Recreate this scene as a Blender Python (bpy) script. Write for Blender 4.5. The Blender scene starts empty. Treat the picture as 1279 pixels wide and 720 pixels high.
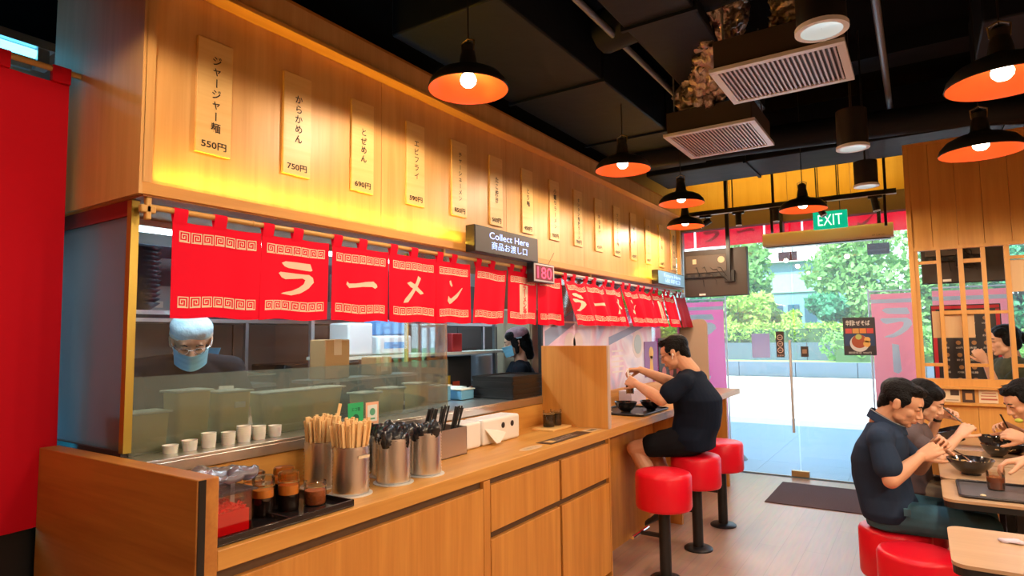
import bpy, bmesh, math, random
from mathutils import Vector as V, Matrix, noise as mnoise
import numpy as np
random.seed(7)
S = bpy.context.scene
COL = S.collection
R = math.radians

# ------------------------------------------------------------------ camera
def cam_setup():
    yaw, pit, roll = R(33.25), R(4.533), R(-.712)
    cy, sy, cp, sp = math.cos(yaw), math.sin(yaw), math.cos(pit), math.sin(pit)
    f = V((-sy*cp, cy*cp, sp)); r = V((cy, sy, 0)); u = r.cross(f)
    c, s = math.cos(roll), math.sin(roll)
    r2 = c*r+s*u; u2 = -s*r+c*u
    cam = bpy.data.cameras.new('camera'); o = bpy.data.objects.new('camera', cam)
    m = Matrix((r2, u2, -f)).transposed().to_4x4(); m.translation = V((0, 0, 1.5))
    o.matrix_world = m
    cam.sensor_width = 36; cam.lens = 774.95*36/1279; cam.clip_start = .05; cam.clip_end = 400
    COL.objects.link(o); S.camera = o
cam_setup()
S.view_settings.view_transform = 'Standard'; S.view_settings.look = 'None'
S.view_settings.gamma = 1; S.view_settings.use_curve_mapping = False
S.view_settings.exposure = 0.68
S.cycles.use_denoising = True
S.cycles.max_bounces = 8; S.cycles.diffuse_bounces = 4; S.cycles.glossy_bounces = 3
S.cycles.transmission_bounces = 5; S.cycles.transparent_max_bounces = 16
S.cycles.sample_clamp_indirect = 4
S.cycles.caustics_reflective = False; S.cycles.caustics_refractive = False

# ------------------------------------------------------------------ world, sun
W = bpy.data.worlds.new('sky'); S.world = W; W.use_nodes = True
def sky():
    nt = W.node_tree; n = nt.nodes; L = nt.links; n.clear()
    out = n.new('ShaderNodeOutputWorld'); bg = n.new('ShaderNodeBackground')
    tc = n.new('ShaderNodeTexCoord'); sep = n.new('ShaderNodeSeparateXYZ'); L.new(tc.outputs['Generated'], sep.inputs[0])
    cr = n.new('ShaderNodeValToRGB'); L.new(sep.outputs['Z'], cr.inputs[0])
    e = cr.color_ramp.elements; e[0].position = 0; e[0].color = (.75, .9, 1, 1); e[1].position = .8; e[1].color = (.22, .5, 1, 1)
    nz = n.new('ShaderNodeTexNoise'); nz.inputs['Scale'].default_value = 2.6; nz.inputs['Detail'].default_value = 6
    L.new(tc.outputs['Generated'], nz.inputs['Vector'])
    c2 = n.new('ShaderNodeValToRGB'); c2.color_ramp.elements[0].position = .42; c2.color_ramp.elements[1].position = .62
    L.new(nz.outputs['Fac'], c2.inputs[0])
    mx = n.new('ShaderNodeMix'); mx.data_type = 'RGBA'; L.new(c2.outputs['Color'], mx.inputs[0])
    L.new(cr.outputs['Color'], mx.inputs[6]); mx.inputs[7].default_value = (1, 1, 1, 1)
    L.new(mx.outputs[2], bg.inputs['Color']); bg.inputs['Strength'].default_value = 2.2
    L.new(bg.outputs[0], out.inputs[0])
sky()
def add_light(kind, loc, energy, color, size=.05, rot=None, sizey=None, name='light', spot=None, parent=None):
    l = bpy.data.lights.new(name, kind); l.energy = energy; l.color = color
    if kind == 'AREA':
        l.size = size
        if sizey: l.shape = 'RECTANGLE'; l.size_y = sizey
    elif kind == 'SUN': l.angle = size
    else: l.shadow_soft_size = size
    if spot: l.spot_size = spot; l.spot_blend = .6
    o = bpy.data.objects.new(name, l); COL.objects.link(o)
    if parent is not None: o.parent = parent
    o.location = loc
    if rot: o.rotation_euler = rot
    return o
add_light('SUN', (0, 0, 30), 9.0, (1, .96, .88), R(1), rot=(R(31), R(-12), 0), name='sun')

# ------------------------------------------------------------------ materials
MC = {}
def mat(name, col, rough=.5, metal=0, emit=0, ecol=None, bump=0, bscale=60, var=0, vscale=6, spec=.5, trans=0, coat=0, sub=0):
    if name in MC: return MC[name]
    m = bpy.data.materials.new(name); m.use_nodes = True; MC[name] = m
    nt = m.node_tree; b = nt.nodes['Principled BSDF']; L = nt.links
    c = tuple(col)+(1,)
    b.inputs['Base Color'].default_value = c; b.inputs['Roughness'].default_value = rough; b.inputs['Metallic'].default_value = metal
    b.inputs['Specular IOR Level'].default_value = spec
    if coat: b.inputs['Coat Weight'].default_value = coat; b.inputs['Coat Roughness'].default_value = .1
    if emit:
        b.inputs['Emission Color'].default_value = tuple(ecol or col)+(1,); b.inputs['Emission Strength'].default_value = emit
    if trans: b.inputs['Transmission Weight'].default_value = trans
    if sub: b.inputs['Subsurface Weight'].default_value = sub; b.inputs['Subsurface Radius'].default_value = (.02, .008, .004)
    if bump or var:
        tc = nt.nodes.new('ShaderNodeTexCoord'); nz = nt.nodes.new('ShaderNodeTexNoise')
        L.new(tc.outputs['Object'], nz.inputs['Vector'])
        if var:
            nz.inputs['Scale'].default_value = vscale; nz.inputs['Detail'].default_value = 4
            mx = nt.nodes.new('ShaderNodeMix'); mx.data_type = 'RGBA'
            L.new(nz.outputs['Fac'], mx.inputs[0])
            mx.inputs[6].default_value = tuple(max(0, x*(1-var)) for x in col)+(1,)
            mx.inputs[7].default_value = tuple(min(1, x*(1+var)) for x in col)+(1,)
            L.new(mx.outputs[2], b.inputs['Base Color'])
        if bump:
            n2 = nt.nodes.new('ShaderNodeTexNoise'); n2.inputs['Scale'].default_value = bscale; n2.inputs['Detail'].default_value = 3
            L.new(tc.outputs['Object'], n2.inputs['Vector'])
            bp = nt.nodes.new('ShaderNodeBump'); bp.inputs['Strength'].default_value = bump; bp.inputs['Distance'].default_value = .01
            L.new(n2.outputs['Fac'], bp.inputs['Height']); L.new(bp.outputs[0], b.inputs['Normal'])
    return m
def wood(name, c1, c2, axis='Z', rough=.42, fine=1.0):
    if name in MC: return MC[name]
    m = bpy.data.materials.new(name); m.use_nodes = True; MC[name] = m
    nt = m.node_tree; n = nt.nodes; L = nt.links; b = n['Principled BSDF']
    tc = n.new('ShaderNodeTexCoord'); mp = n.new('ShaderNodeMapping'); L.new(tc.outputs['Object'], mp.inputs[0])
    s = [9*fine]*3; s['XYZ'.index(axis)] = .7
    mp.inputs['Scale'].default_value = s
    nz = n.new('ShaderNodeTexNoise'); nz.inputs['Scale'].default_value = 1.6; nz.inputs['Detail'].default_value = 6; nz.inputs['Distortion'].default_value = .6
    L.new(mp.outputs[0], nz.inputs['Vector'])
    mp2 = n.new('ShaderNodeMapping'); L.new(tc.outputs['Object'], mp2.inputs[0]); s2 = [70*fine]*3; s2['XYZ'.index(axis)] = 2
    mp2.inputs['Scale'].default_value = s2
    n2 = n.new('ShaderNodeTexNoise'); n2.inputs['Scale'].default_value = 1.5; n2.inputs['Detail'].default_value = 3; L.new(mp2.outputs[0], n2.inputs['Vector'])
    ad = n.new('ShaderNodeMath'); ad.operation = 'MULTIPLY_ADD'; L.new(n2.outputs['Fac'], ad.inputs[0]); ad.inputs[1].default_value = .35; L.new(nz.outputs['Fac'], ad.inputs[2])
    cr = n.new('ShaderNodeValToRGB'); L.new(ad.outputs[0], cr.inputs[0])
    e = cr.color_ramp.elements; e[0].position = .42; e[0].color = tuple(c2)+(1,); e[1].position = .86; e[1].color = tuple(c1)+(1,)
    L.new(cr.outputs['Color'], b.inputs['Base Color']); b.inputs['Roughness'].default_value = rough
    bp = n.new('ShaderNodeBump'); bp.inputs['Strength'].default_value = .06; bp.inputs['Distance'].default_value = .004
    L.new(n2.outputs['Fac'], bp.inputs['Height']); L.new(bp.outputs[0], b.inputs['Normal'])
    return m
def glassmat(name, tint=(1, 1, 1), refl=.08, haze=0, hcol=(.6, .7, .7), rough=.0):
    if name in MC: return MC[name]
    m = bpy.data.materials.new(name); m.use_nodes = True; MC[name] = m
    nt = m.node_tree; n = nt.nodes; L = nt.links; n.clear()
    out = n.new('ShaderNodeOutputMaterial'); tr = n.new('ShaderNodeBsdfTransparent'); tr.inputs[0].default_value = tuple(tint)+(1,)
    gl = n.new('ShaderNodeBsdfGlossy'); gl.inputs['Roughness'].default_value = rough
    lw = n.new('ShaderNodeLayerWeight'); lw.inputs[0].default_value = .25
    mu = n.new('ShaderNodeMath'); mu.operation = 'MULTIPLY_ADD'; L.new(lw.outputs['Fresnel'], mu.inputs[0]); mu.inputs[1].default_value = .7; mu.inputs[2].default_value = refl*.3
    mx = n.new('ShaderNodeMixShader'); L.new(mu.outputs[0], mx.inputs[0])
    base = tr.outputs[0]
    if haze:
        di = n.new('ShaderNodeBsdfDiffuse'); di.inputs[0].default_value = tuple(hcol)+(1,)
        tl = n.new('ShaderNodeBsdfTranslucent'); tl.inputs[0].default_value = tuple(hcol)+(1,)
        m2 = n.new('ShaderNodeMixShader'); m2.inputs[0].default_value = .5; L.new(di.outputs[0], m2.inputs[1]); L.new(tl.outputs[0], m2.inputs[2])
        m3 = n.new('ShaderNodeMixShader'); m3.inputs[0].default_value = haze; L.new(tr.outputs[0], m3.inputs[1]); L.new(m2.outputs[0], m3.inputs[2])
        base = m3.outputs[0]
    L.new(base, mx.inputs[1]); L.new(gl.outputs[0], mx.inputs[2]); L.new(mx.outputs[0], out.inputs[0])
    return m
def cloth(name, col, transl=.3, rough=.8):
    if name in MC: return MC[name]
    m = bpy.data.materials.new(name); m.use_nodes = True; MC[name] = m
    nt = m.node_tree; n = nt.nodes; L = nt.links; b = n['Principled BSDF']; out = [x for x in n if x.type == 'OUTPUT_MATERIAL'][0]
    b.inputs['Base Color'].default_value = tuple(col)+(1,); b.inputs['Roughness'].default_value = rough; b.inputs['Specular IOR Level'].default_value = .25
    tl = n.new('ShaderNodeBsdfTranslucent'); tl.inputs[0].default_value = tuple(col)+(1,)
    mx = n.new('ShaderNodeMixShader'); mx.inputs[0].default_value = transl
    L.new(b.outputs[0], mx.inputs[1]); L.new(tl.outputs[0], mx.inputs[2]); L.new(mx.outputs[0], out.inputs[0])
    return m

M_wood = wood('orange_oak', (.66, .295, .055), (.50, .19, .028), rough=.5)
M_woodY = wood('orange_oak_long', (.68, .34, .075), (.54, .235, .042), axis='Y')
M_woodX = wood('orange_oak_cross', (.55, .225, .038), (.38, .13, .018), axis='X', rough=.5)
M_soffit = wood('honey_wood', (.70, .40, .14), (.58, .30, .085))
M_board = wood('menu_board_wood', (.84, .56, .22), (.74, .44, .14), axis='Y')
M_part = wood('partition_wood', (.70, .36, .09), (.58, .27, .06))
M_tan = wood('tan_wood', (.72, .50, .27), (.66, .44, .22))
M_table = wood('table_laminate', (.60, .40, .24), (.50, .31, .17), axis='X', rough=.3)
M_bamboo = wood('bamboo', (.62, .36, .10), (.5, .26, .06), axis='Y')
M_black = mat('black_metal', (.012, .012, .013), .4)
M_blackp = mat('black_plastic', (.015, .013, .013), .35)
M_lacq = mat('black_lacquer', (.012, .010, .011), .15, coat=.5)
M_steel = mat('steel', (.78, .76, .73), .3, 1)
M_chrome = mat('chrome', (.8, .8, .82), .12, 1)
M_white = mat('white_plastic', (.82, .80, .76), .4)
M_red = mat('red_vinyl', (.78, .005, .022), .32, spec=.4)
M_cloth = cloth('red_noren_cloth', (.92, .002, .035))
M_clothd = cloth('dark_red_cloth', (.42, .0, .006), .12)
M_cream = cloth('cream_print', (.86, .68, .53), .15)
M_ceil = mat('ceiling_black', (.004, .005, .008), .9, spec=.05)
M_duct = mat('duct_dark', (.009, .012, .019), .55, bump=.35, bscale=7, spec=.14)
M_foil = mat('foil_insulation', (.42, .36, .30), .28, .9, bump=1.0, bscale=40)
M_glass = glassmat('clear_glass', (.96, .98, .98), .08)
M_shop = glassmat('shopfront_glass', (.93, .99, 1.0), .1, haze=.10, hcol=(.75, .9, 1))  # bluish veil of daylight haze mixed into the glass colour
M_frost = glassmat('frosted_film', (.92, .93, .84), .1, haze=.38, hcol=(.27, .33, .31))
M_jar = glassmat('jar_glass', (.95, .93, .88), .25)
M_clearp = glassmat('clear_plastic', (.95, .93, .93), .3, haze=.05, hcol=(.85, .82, .85))
M_orange = mat('orange_enamel', (.95, .13, .025), .35)
M_bulb = mat('bulb_glow', (1, .95, .85), .3, emit=14, ecol=(1, .88, .66))
M_skin = mat('skin', (.68, .36, .22), .5, var=.08, vscale=25, sub=.08)
M_skin2 = mat('skin_pale', (.76, .44, .30), .5, var=.08, vscale=25, sub=.08)
M_hair = mat('hair_black', (.004, .0035, .004), .5, bump=1.0, bscale=120, spec=.16)
M_ink = mat('black_ink', (.02, .012, .01), .7)

# ------------------------------------------------------------------ mesh builder
class MB:
    def __init__(s): s.v = []; s.f = []
    def add(s, vs, fs):
        o = len(s.v); s.v += [V(p) for p in vs]; s.f += [tuple(i+o for i in f) for f in fs]; return s
    def box(s, x0, x1, y0, y1, z0, z1):
        return s.add([(x0, y0, z0), (x1, y0, z0), (x1, y1, z0), (x0, y1, z0), (x0, y0, z1), (x1, y0, z1), (x1, y1, z1), (x0, y1, z1)],
                     [(0, 3, 2, 1), (4, 5, 6, 7), (0, 1, 5, 4), (1, 2, 6, 5), (2, 3, 7, 6), (3, 0, 4, 7)])
    def bar(s, a, b, w, h=None, up=(0, 0, 1)):
        a = V(a); b = V(b); d = (b-a).normalized(); u = V(up)
        if abs(d.dot(u)) > .98: u = V((1, 0, 0))
        x = d.cross(u).normalized(); u = x.cross(d); h = h or w
        vs = [p+x*i*w/2+u*j*h/2 for p in (a, b) for i, j in ((-1, -1), (1, -1), (1, 1), (-1, 1))]
        return s.add(vs, [(0, 1, 2, 3), (7, 6, 5, 4), (0, 4, 5, 1), (1, 5, 6, 2), (2, 6, 7, 3), (3, 7, 4, 0)])
    def lathe(s, prof, c=(0, 0, 0), n=24, axis=None, cap=True):
        # prof: list of (r, h)
        c = V(c); q = V((0, 0, 1)).rotation_difference(V(axis)) if axis is not None else None
        vs = []; fs = []
        for r, h in prof:
            for k in range(n):
                a = 2*math.pi*k/n; p = V((r*math.cos(a), r*math.sin(a), h))
                vs.append((q @ p if q else p)+c)
        for i in range(len(prof)-1):
            for k in range(n):
                k2 = (k+1) % n; fs.append((i*n+k, i*n+k2, (i+1)*n+k2, (i+1)*n+k))
        if cap:
            fs.append(tuple(range(n))[::-1]); m = (len(prof)-1)*n; fs.append(tuple(range(m, m+n)))
        return s.add(vs, fs)
    def cyl(s, c, r, h, n=24, r2=None): return s.lathe([(r, 0), (r if r2 is None else r2, h)], c, n)
    def tube(s, pts, r, n=8):
        pts = [V(p) for p in pts]; rs = r if isinstance(r, (list, tuple)) else [r]*len(pts)
        vs = []; fs = []; pu = None
        for i, p in enumerate(pts):
            d = (pts[min(i+1, len(pts)-1)]-pts[max(i-1, 0)]).normalized()
            if pu is None: pu = V((0, 0, 1)) if abs(d.z) < .9 else V((1, 0, 0))
            x = d.cross(pu).normalized(); u = x.cross(d).normalized(); pu = u
            vs += [p+(x*math.cos(2*math.pi*k/n)+u*math.sin(2*math.pi*k/n))*rs[i] for k in range(n)]
        for i in range(len(pts)-1):
            for k in range(n):
                k2 = (k+1) % n; fs.append((i*n+k, i*n+k2, (i+1)*n+k2, (i+1)*n+k))
        fs.append(tuple(range(n))[::-1]); m = (len(pts)-1)*n; fs.append(tuple(range(m, m+n)))
        return s.add(vs, fs)
    def ell(s, c, r, fr=None, n=16, m=10):
        c = V(c); vs = [c]; fs = []; r = V(r if isinstance(r, (tuple, list)) else (r, r, r))
        def P(x, y, z):
            p = V((x*r.x, y*r.y, z*r.z)); return c+(fr @ p if fr else p)
        vs = [P(0, 0, -1)]
        for i in range(1, m):
            t = math.pi*i/m-math.pi/2
            for k in range(n):
                a = 2*math.pi*k/n; vs.append(P(math.cos(t)*math.cos(a), math.cos(t)*math.sin(a), math.sin(t)))
        vs.append(P(0, 0, 1)); T = len(vs)-1
        for k in range(n):
            k2 = (k+1) % n; fs.append((0, 1+k2, 1+k)); o = 1+(m-2)*n; fs.append((T, o+k, o+k2))
        for i in range(m-2):
            for k in range(n):
                k2 = (k+1) % n; fs.append((1+i*n+k, 1+i*n+k2, 1+(i+1)*n+k2, 1+(i+1)*n+k))
        return s.add(vs, fs)
    def cap(s, a, b, r1, r2=None, n=14):
        a = V(a); b = V(b); r2 = r1 if r2 is None else r2; d = b-a; L = d.length
        if L < 1e-5: return s.ell(a, (r1,)*3)
        pr = []
        for i in range(6): t = -math.pi/2+(i+.25)*math.pi/2/5.25; pr.append((r1*math.cos(t), r1*math.sin(t)))
        for i in range(6): t = (i)*math.pi/2/5.4; pr.append((r2*math.cos(t), L+r2*math.sin(t)))
        return s.lathe(pr, a, n, axis=d.normalized())
    def loft(s, secs, n=24, p=2.3):
        # secs: (center, wvec, dvec)
        vs = []; fs = []
        for c, w, d in secs:
            c, w, d = V(c), V(w), V(d)
            for k in range(n):
                a = 2*math.pi*k/n; ca, sa = math.cos(a), math.sin(a)
                x = math.copysign(abs(ca)**(2/p), ca); y = math.copysign(abs(sa)**(2/p), sa); vs.append(c+w*x+d*y)
        for i in range(len(secs)-1):
            for k in range(n):
                k2 = (k+1) % n; fs.append((i*n+k, i*n+k2, (i+1)*n+k2, (i+1)*n+k))
        fs.append(tuple(range(n))[::-1]); m = (len(secs)-1)*n; fs.append(tuple(range(m, m+n)))
        return s.add(vs, fs)
    def prism(s, poly, o, ux, uy, th):
        # polygon in plane spanned by ux,uy at origin o, thickness th along ux x uy
        o, ux, uy = V(o), V(ux), V(uy); nz = ux.cross(uy).normalized(); n = len(poly)
        vs = [o+ux*x+uy*y for x, y in poly]+[o+ux*x+uy*y+nz*th for x, y in poly]
        fs = [tuple(range(n))[::-1], tuple(range(n, 2*n))]+[(k, (k+1) % n, n+(k+1) % n, n+k) for k in range(n)]
        return s.add(vs, fs)
    def build(s, name, m, parent=None, smooth=False, bevel=0, seg=2, autos=None, sharp=35):
        me = bpy.data.meshes.new(name)
        off = V((0, 0, 0))
        if parent is not None: off = wloc(parent)
        me.from_pydata([p-off for p in s.v], [], s.f)
        bm = bmesh.new(); bm.from_mesh(me); bmesh.ops.recalc_face_normals(bm, faces=bm.faces); bm.to_mesh(me); bm.free()
        me.materials.append(m)
        return link_mesh(me, name, parent, smooth, bevel, seg, sharp)
def wloc(o):
    p = V((0, 0, 0))
    while o is not None: p += V(o.location); o = o.parent
    return p
def link_mesh(me, name, parent=None, smooth=False, bevel=0, seg=2, sharp=35):
    o = bpy.data.objects.new(name, me); COL.objects.link(o)
    if parent is not None: o.parent = parent
    if bevel:
        b = o.modifiers.new('bevel', 'BEVEL'); b.width = bevel; b.segments = seg; b.limit_method = 'ANGLE'; b.angle_limit = R(40)
    if smooth or bevel:
        me.polygons.foreach_set('use_smooth', [True]*len(me.polygons))
        try: me.set_sharp_from_angle(angle=R(sharp))
        except Exception: pass
    return o
def tag(o, label=None, cat=None, group=None, kind=None):
    if label: o['label'] = label
    if cat: o['category'] = cat
    if group: o['group'] = group
    if kind: o['kind'] = kind
    return o
def thing(name, loc, label, cat, group=None):
    o = bpy.data.objects.new(name, None); COL.objects.link(o); o.location = loc; o.empty_display_size = .05
    return tag(o, label, cat, group)
def struct(o): o['kind'] = 'structure'; return o
def copy_tree(o, parent=None, loc=None, rz=None, label=None):
    c = o.copy(); COL.objects.link(c)
    if parent is not None: c.parent = parent
    if loc is not None: c.location = loc
    if rz is not None: c.rotation_euler = (0, 0, rz)
    if label: c['label'] = label
    for ch in list(o.children): copy_tree(ch, c)
    return c
# text as flat glyph mesh ---------------------------------------------------
TC = {}
def glyphs(txt, size=1.0, bold=0.0):
    k = (txt, bold)
    if k not in TC:
        c = bpy.data.curves.new('t', 'FONT'); c.body = txt; c.size = 1; c.resolution_u = 3; c.offset = bold
        o = bpy.data.objects.new('t', c); COL.objects.link(o)
        bpy.context.view_layer.update()
        me = bpy.data.meshes.new_from_object(o.evaluated_get(bpy.context.evaluated_depsgraph_get()))
        vs = [tuple(v.co[:2]) for v in me.vertices]; fs = [tuple(p.vertices) for p in me.polygons]
        bpy.data.objects.remove(o); bpy.data.curves.remove(c); bpy.data.meshes.remove(me)
        if vs:
            x0, x1 = min(v[0] for v in vs), max(v[0] for v in vs); y0, y1 = min(v[1] for v in vs), max(v[1] for v in vs)
        else: x0 = x1 = y0 = y1 = 0
        TC[k] = ([(x-(x0+x1)/2, y-(y0+y1)/2) for x, y in vs], fs, x1-x0, y1-y0)
    vs, fs, w, h = TC[k]
    return [(x*size, y*size) for x, y in vs], fs, w*size, h*size
def put_text(mb, txt, o, ux, uy, size, bold=0.0, width=None, height=None, rot=0, fn=None):
    vs, fs, w, h = glyphs(txt, size, bold)
    sx = (width/w) if width and w else 1; sy = (height/h) if height and h else (sx if width else 1)
    o, ux, uy = V(o), V(ux), V(uy)
    c, s_ = math.cos(rot), math.sin(rot)
    pts = []
    for x, y in vs:
        x *= sx; y *= sy; x, y = c*x-s_*y, s_*x+c*y
        pts.append(fn(x, y) if fn else o+ux*x+uy*y)
    mb.add(pts, fs)
def vert_text(mb, txt, o, ux, uy, size, pitch=None):
    pitch = pitch or size*1.02; o = V(o); uy = V(uy)
    for i, ch in enumerate(txt):
        put_text(mb, ch, o-uy*pitch*i, ux, uy, size, .012, rot=(-math.pi/2 if ch in 'ー' else 0))

# ================================================================== SETTING
# floor -------------------------------------------------------------
def floor_mat():
    m = bpy.data.materials.new('vinyl_wood_floor'); m.use_nodes = True; nt = m.node_tree; n = nt.nodes; L = nt.links; b = n['Principled BSDF']
    tc = n.new('ShaderNodeTexCoord'); mp = n.new('ShaderNodeMapping'); L.new(tc.outputs['Object'], mp.inputs[0]); mp.inputs['Rotation'].default_value = (0, 0, R(90))
    br = n.new('ShaderNodeTexBrick'); L.new(mp.outputs[0], br.inputs['Vector'])
    br.inputs['Color1'].default_value = (.47, .31, .23, 1); br.inputs['Color2'].default_value = (.44, .285, .21, 1); br.inputs['Mortar'].default_value = (.36, .23, .17, 1)
    br.inputs['Scale'].default_value = 1; br.inputs['Brick Width'].default_value = 1.2; br.inputs['Row Height'].default_value = .15; br.inputs['Mortar Size'].default_value = .002
    m2 = n.new('ShaderNodeMapping'); L.new(tc.outputs['Object'], m2.inputs[0]); m2.inputs['Scale'].default_value = (14, 1.2, 1)
    nz = n.new('ShaderNodeTexNoise'); nz.inputs['Scale'].default_value = 3; nz.inputs['Detail'].default_value = 5; L.new(m2.outputs[0], nz.inputs['Vector'])
    mx = n.new('ShaderNodeMix'); mx.data_type = 'RGBA'; mx.blend_type = 'MULTIPLY'; mx.inputs[0].default_value = .4
    L.new(br.outputs['Color'], mx.inputs[6]); L.new(nz.outputs['Color'], mx.inputs[7]); 
    hs = n.new('ShaderNodeHueSaturation'); hs.inputs['Value'].default_value = 1.35; L.new(mx.outputs[2], hs.inputs['Color'])
    L.new(hs.outputs[0], b.inputs['Base Color']); b.inputs['Roughness'].default_value = .30
    return m
struct(MB().box(-4.9, 3.4, -4, 7.12, -.06, 0).build('floor', floor_mat()))
struct(MB().box(-4.9, 3.4, -4, 7.3, 3.55, 3.7).build('ceiling', M_ceil))
M_wallr = mat('room_wall_paint', (.42, .28, .16), .8, bump=.1)
struct(MB().box(3.3, 3.4, -4, 7.2, 0, 3.55).build('wall_right', M_wallr))
struct(MB().box(-4.9, 3.4, -4.1, -4, 0, 3.55).build('wall_front', M_wallr))
M_kwall = mat('kitchen_wall_white', (.70, .72, .74), .6, 0, bump=.05)
struct(MB().box(-5.0, -4.9, -4, 7.2, 0, 3.55).build('wall_left', M_kwall))
# wall between dining room and kitchen, nearer than the doorway (left of the view)
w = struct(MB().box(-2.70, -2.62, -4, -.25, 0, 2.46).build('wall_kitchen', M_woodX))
struct(MB().box(-4.9, -3.25, 6.95, 7.12, 0, 3.55).build('wall_kitchen_end', M_wallr)); struct(MB().box(-3.25, -2.30, 6.95, 7.12, 2.4, 3.55).build('wall_kitchen_end', M_wallr))
w3 = struct(MB().box(-3.25, -2.32, 7.03, 7.04, .01, 2.4).build('window_3', M_glass))

# soffit (wood bulkhead over the counter) ----------------------------
sof = thing('soffit', (-2.15, 1.03, 2.0), None, None); struct(sof)
XF = -2.15
MB().box(-2.19, XF, 1.03, 6.68, 1.995, 2.037).build('bottom_rail', M_woodY, sof, bevel=.002)
MB().box(-2.19, XF, 1.03, 6.68, 2.80, 2.92).build('top_rail', M_soffit, sof)
MB().box(-2.20, XF+.03, 1.03, 6.68, 2.782, 2.80).build('ledge', M_woodY, sof, bevel=.002)
MB().box(-2.19, XF, 1.03, 1.062, 2.037, 2.782).build('end_stile', M_soffit, sof)
MB().box(-2.19, XF, 6.64, 6.68, 2.037, 2.782).build('end_stile', M_soffit, sof)
y = 1.062
while y < 6.63:
    y2 = min(y+1.115, 6.64)
    MB().box(-2.23, -2.195, y+.0015, y2-.0015, 2.037, 2.80).build('panel', M_soffit, sof); y = y2
MB().box(-2.86, XF, 1.02, 1.032, 1.995, 3.5).build('side_panel', M_soffit, sof)
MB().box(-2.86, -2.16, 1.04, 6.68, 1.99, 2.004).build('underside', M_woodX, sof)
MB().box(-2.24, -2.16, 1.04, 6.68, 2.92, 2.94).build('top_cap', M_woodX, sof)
# golden LED strips hidden in the recess of the bulkhead
for yy in (1.9, 3.0, 4.8, 5.9):
    pass
M_led = mat('led_strip', (1, .7, .1), .5, emit=6, ecol=(1, .62, .05))
ledo = thing('led_strip_light', (-2.178, 1.1, 2.04), 'thin golden light strip lying along the foot of the wooden menu bulkhead', 'light strip')
MB().box(-2.186, -2.176, 1.1, 2.82, 2.0372, 2.0395).build('strip', M_led, ledo)
MB().box(-2.186, -2.176, 5.3, 5.9, 2.0372, 2.0395).build('strip', M_led, ledo)
add_light('AREA', (-2.164, 1.95, 2.042), 5, (1, .60, .05), 1.72, rot=(0, R(180-18), R(0)), sizey=.012, name='led_glow').rotation_euler = (R(180), R(22), R(0))
L_ = bpy.data.objects['led_glow']; L_.data.size = .012; L_.data.size_y = 1.72
add_light('AREA', (-2.158, 5.75, 2.042), 1.8, (1, .66, .06), .012, rot=(R(180), R(22), 0), sizey=.6, name='led_glow')

# menu boards ---------------------------------------------------------
menu = [('ジャージャー麺', '550円'), ('からかめん', '750円'), ('とぜめん', '690円'), ('エビフライ', '590円'), ('チャーシューメン', '850円'), ('たこ焼き', '500円'),
        ('とり麺', '450円'), ('小籠包ラーメン', '700円'), ('タンタン麺焼ラーメン', '780円'), ('からあげ', '450円'), ('ワンタンスープ麺', '650円'), ('ギョーザ', '420円'),
        ('チャーハンセット', '880円'), ('白ご飯', '150円'), ('焼ちゃーめん', '720円')]
UY = V((0, 1, 0)); UZ = V((0, 0, 1)); UX = V((1, 0, 0))
desc = ['nearest the red curtain', 'second from the left end', 'third from the left end', 'fourth from the left end', 'fifth from the left end, long name', 'above the left end of the collection sign',
        'above the right half of the collection sign', 'just right of the collection sign', 'above the red number display', 'tenth from the left end', 'eleventh from the left end', 'twelfth from the left end',
        'third from the far right end', 'second from the far right end', 'at the far right end of the bulkhead']
for i, (t, p) in enumerate(menu):
    yc = 1.297+i*.3735
    b = thing('menu_board', (-2.195, yc, 2.195), 'pale menu plank with vertical Japanese lettering, %s' % desc[i], 'sign', 'wooden menu planks on the bulkhead')
    MB().box(-2.195, -2.183, yc-.07, yc+.07, 2.197, 2.637).build('plank', M_board, b, bevel=.002)
    tx = MB(); n = len(t); sz = .040 if n < 8 else .034
    vert_text(tx, t, (-2.1815, yc+.005, 2.56-(.03 if n < 6 else 0)-(.04 if n < 5 else 0)), UY, UZ, sz, sz*1.08)
    put_text(tx, p, (-2.1815, yc, 2.232), UY, UZ, .036, .02, width=.1, height=.03)
    tx.build('lettering', M_ink, b)

# counter ---------------------------------------------------------------
cnt = thing('counter', (-1.85, 3.9, 0), 'long light-wood service counter with drawers and doors running along the kitchen', 'counter')
MB().box(-2.12, -1.627, 1.008, 6.85, .875, .93).build('countertop', M_woodY, cnt, bevel=.003)
MB().box(-2.10, -1.65, 1.008, 3.54, .08, .868).build('carcass', mat('cabinet_dark', (.10, .05, .02), .7), cnt)  # dark brown carcass behind the door and drawer fronts
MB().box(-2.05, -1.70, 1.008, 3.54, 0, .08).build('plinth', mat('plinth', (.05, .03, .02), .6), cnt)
def front(y0, y1, z0, z1, nm): return MB().box(-1.652, -1.628, y0, y1, z0, z1).build(nm, M_wood, cnt, bevel=.003)
front(1.012, 2.236, .09, .842, 'door_panel'); front(2.24, 2.288, .09, .872, 'stile')
front(2.294, 2.918, .642, .846, 'drawer_front'); front(2.942, 3.535, .642, .846, 'drawer_front')
front(2.294, 2.918, .09, .610, 'door'); front(2.942, 3.535, .09, .610, 'door')
MB().box(-2.1, -1.628, 3.538, 3.556, 0, .874).build('end_panel', M_wood, cnt)
MB().box(-1.93, -1.88, 3.556, 6.85, 0, .874).build('knee_panel', M_wood, cnt)
MB().box(-2.14, -2.10, 1.008, 6.9, .93, 1.062).build('backsplash', M_woodY, cnt)
for yy in (4.95, 6.4): MB().box(-1.88, -1.66, yy, yy+.04, .0, .874).build('support_panel', M_wood, cnt)
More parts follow.
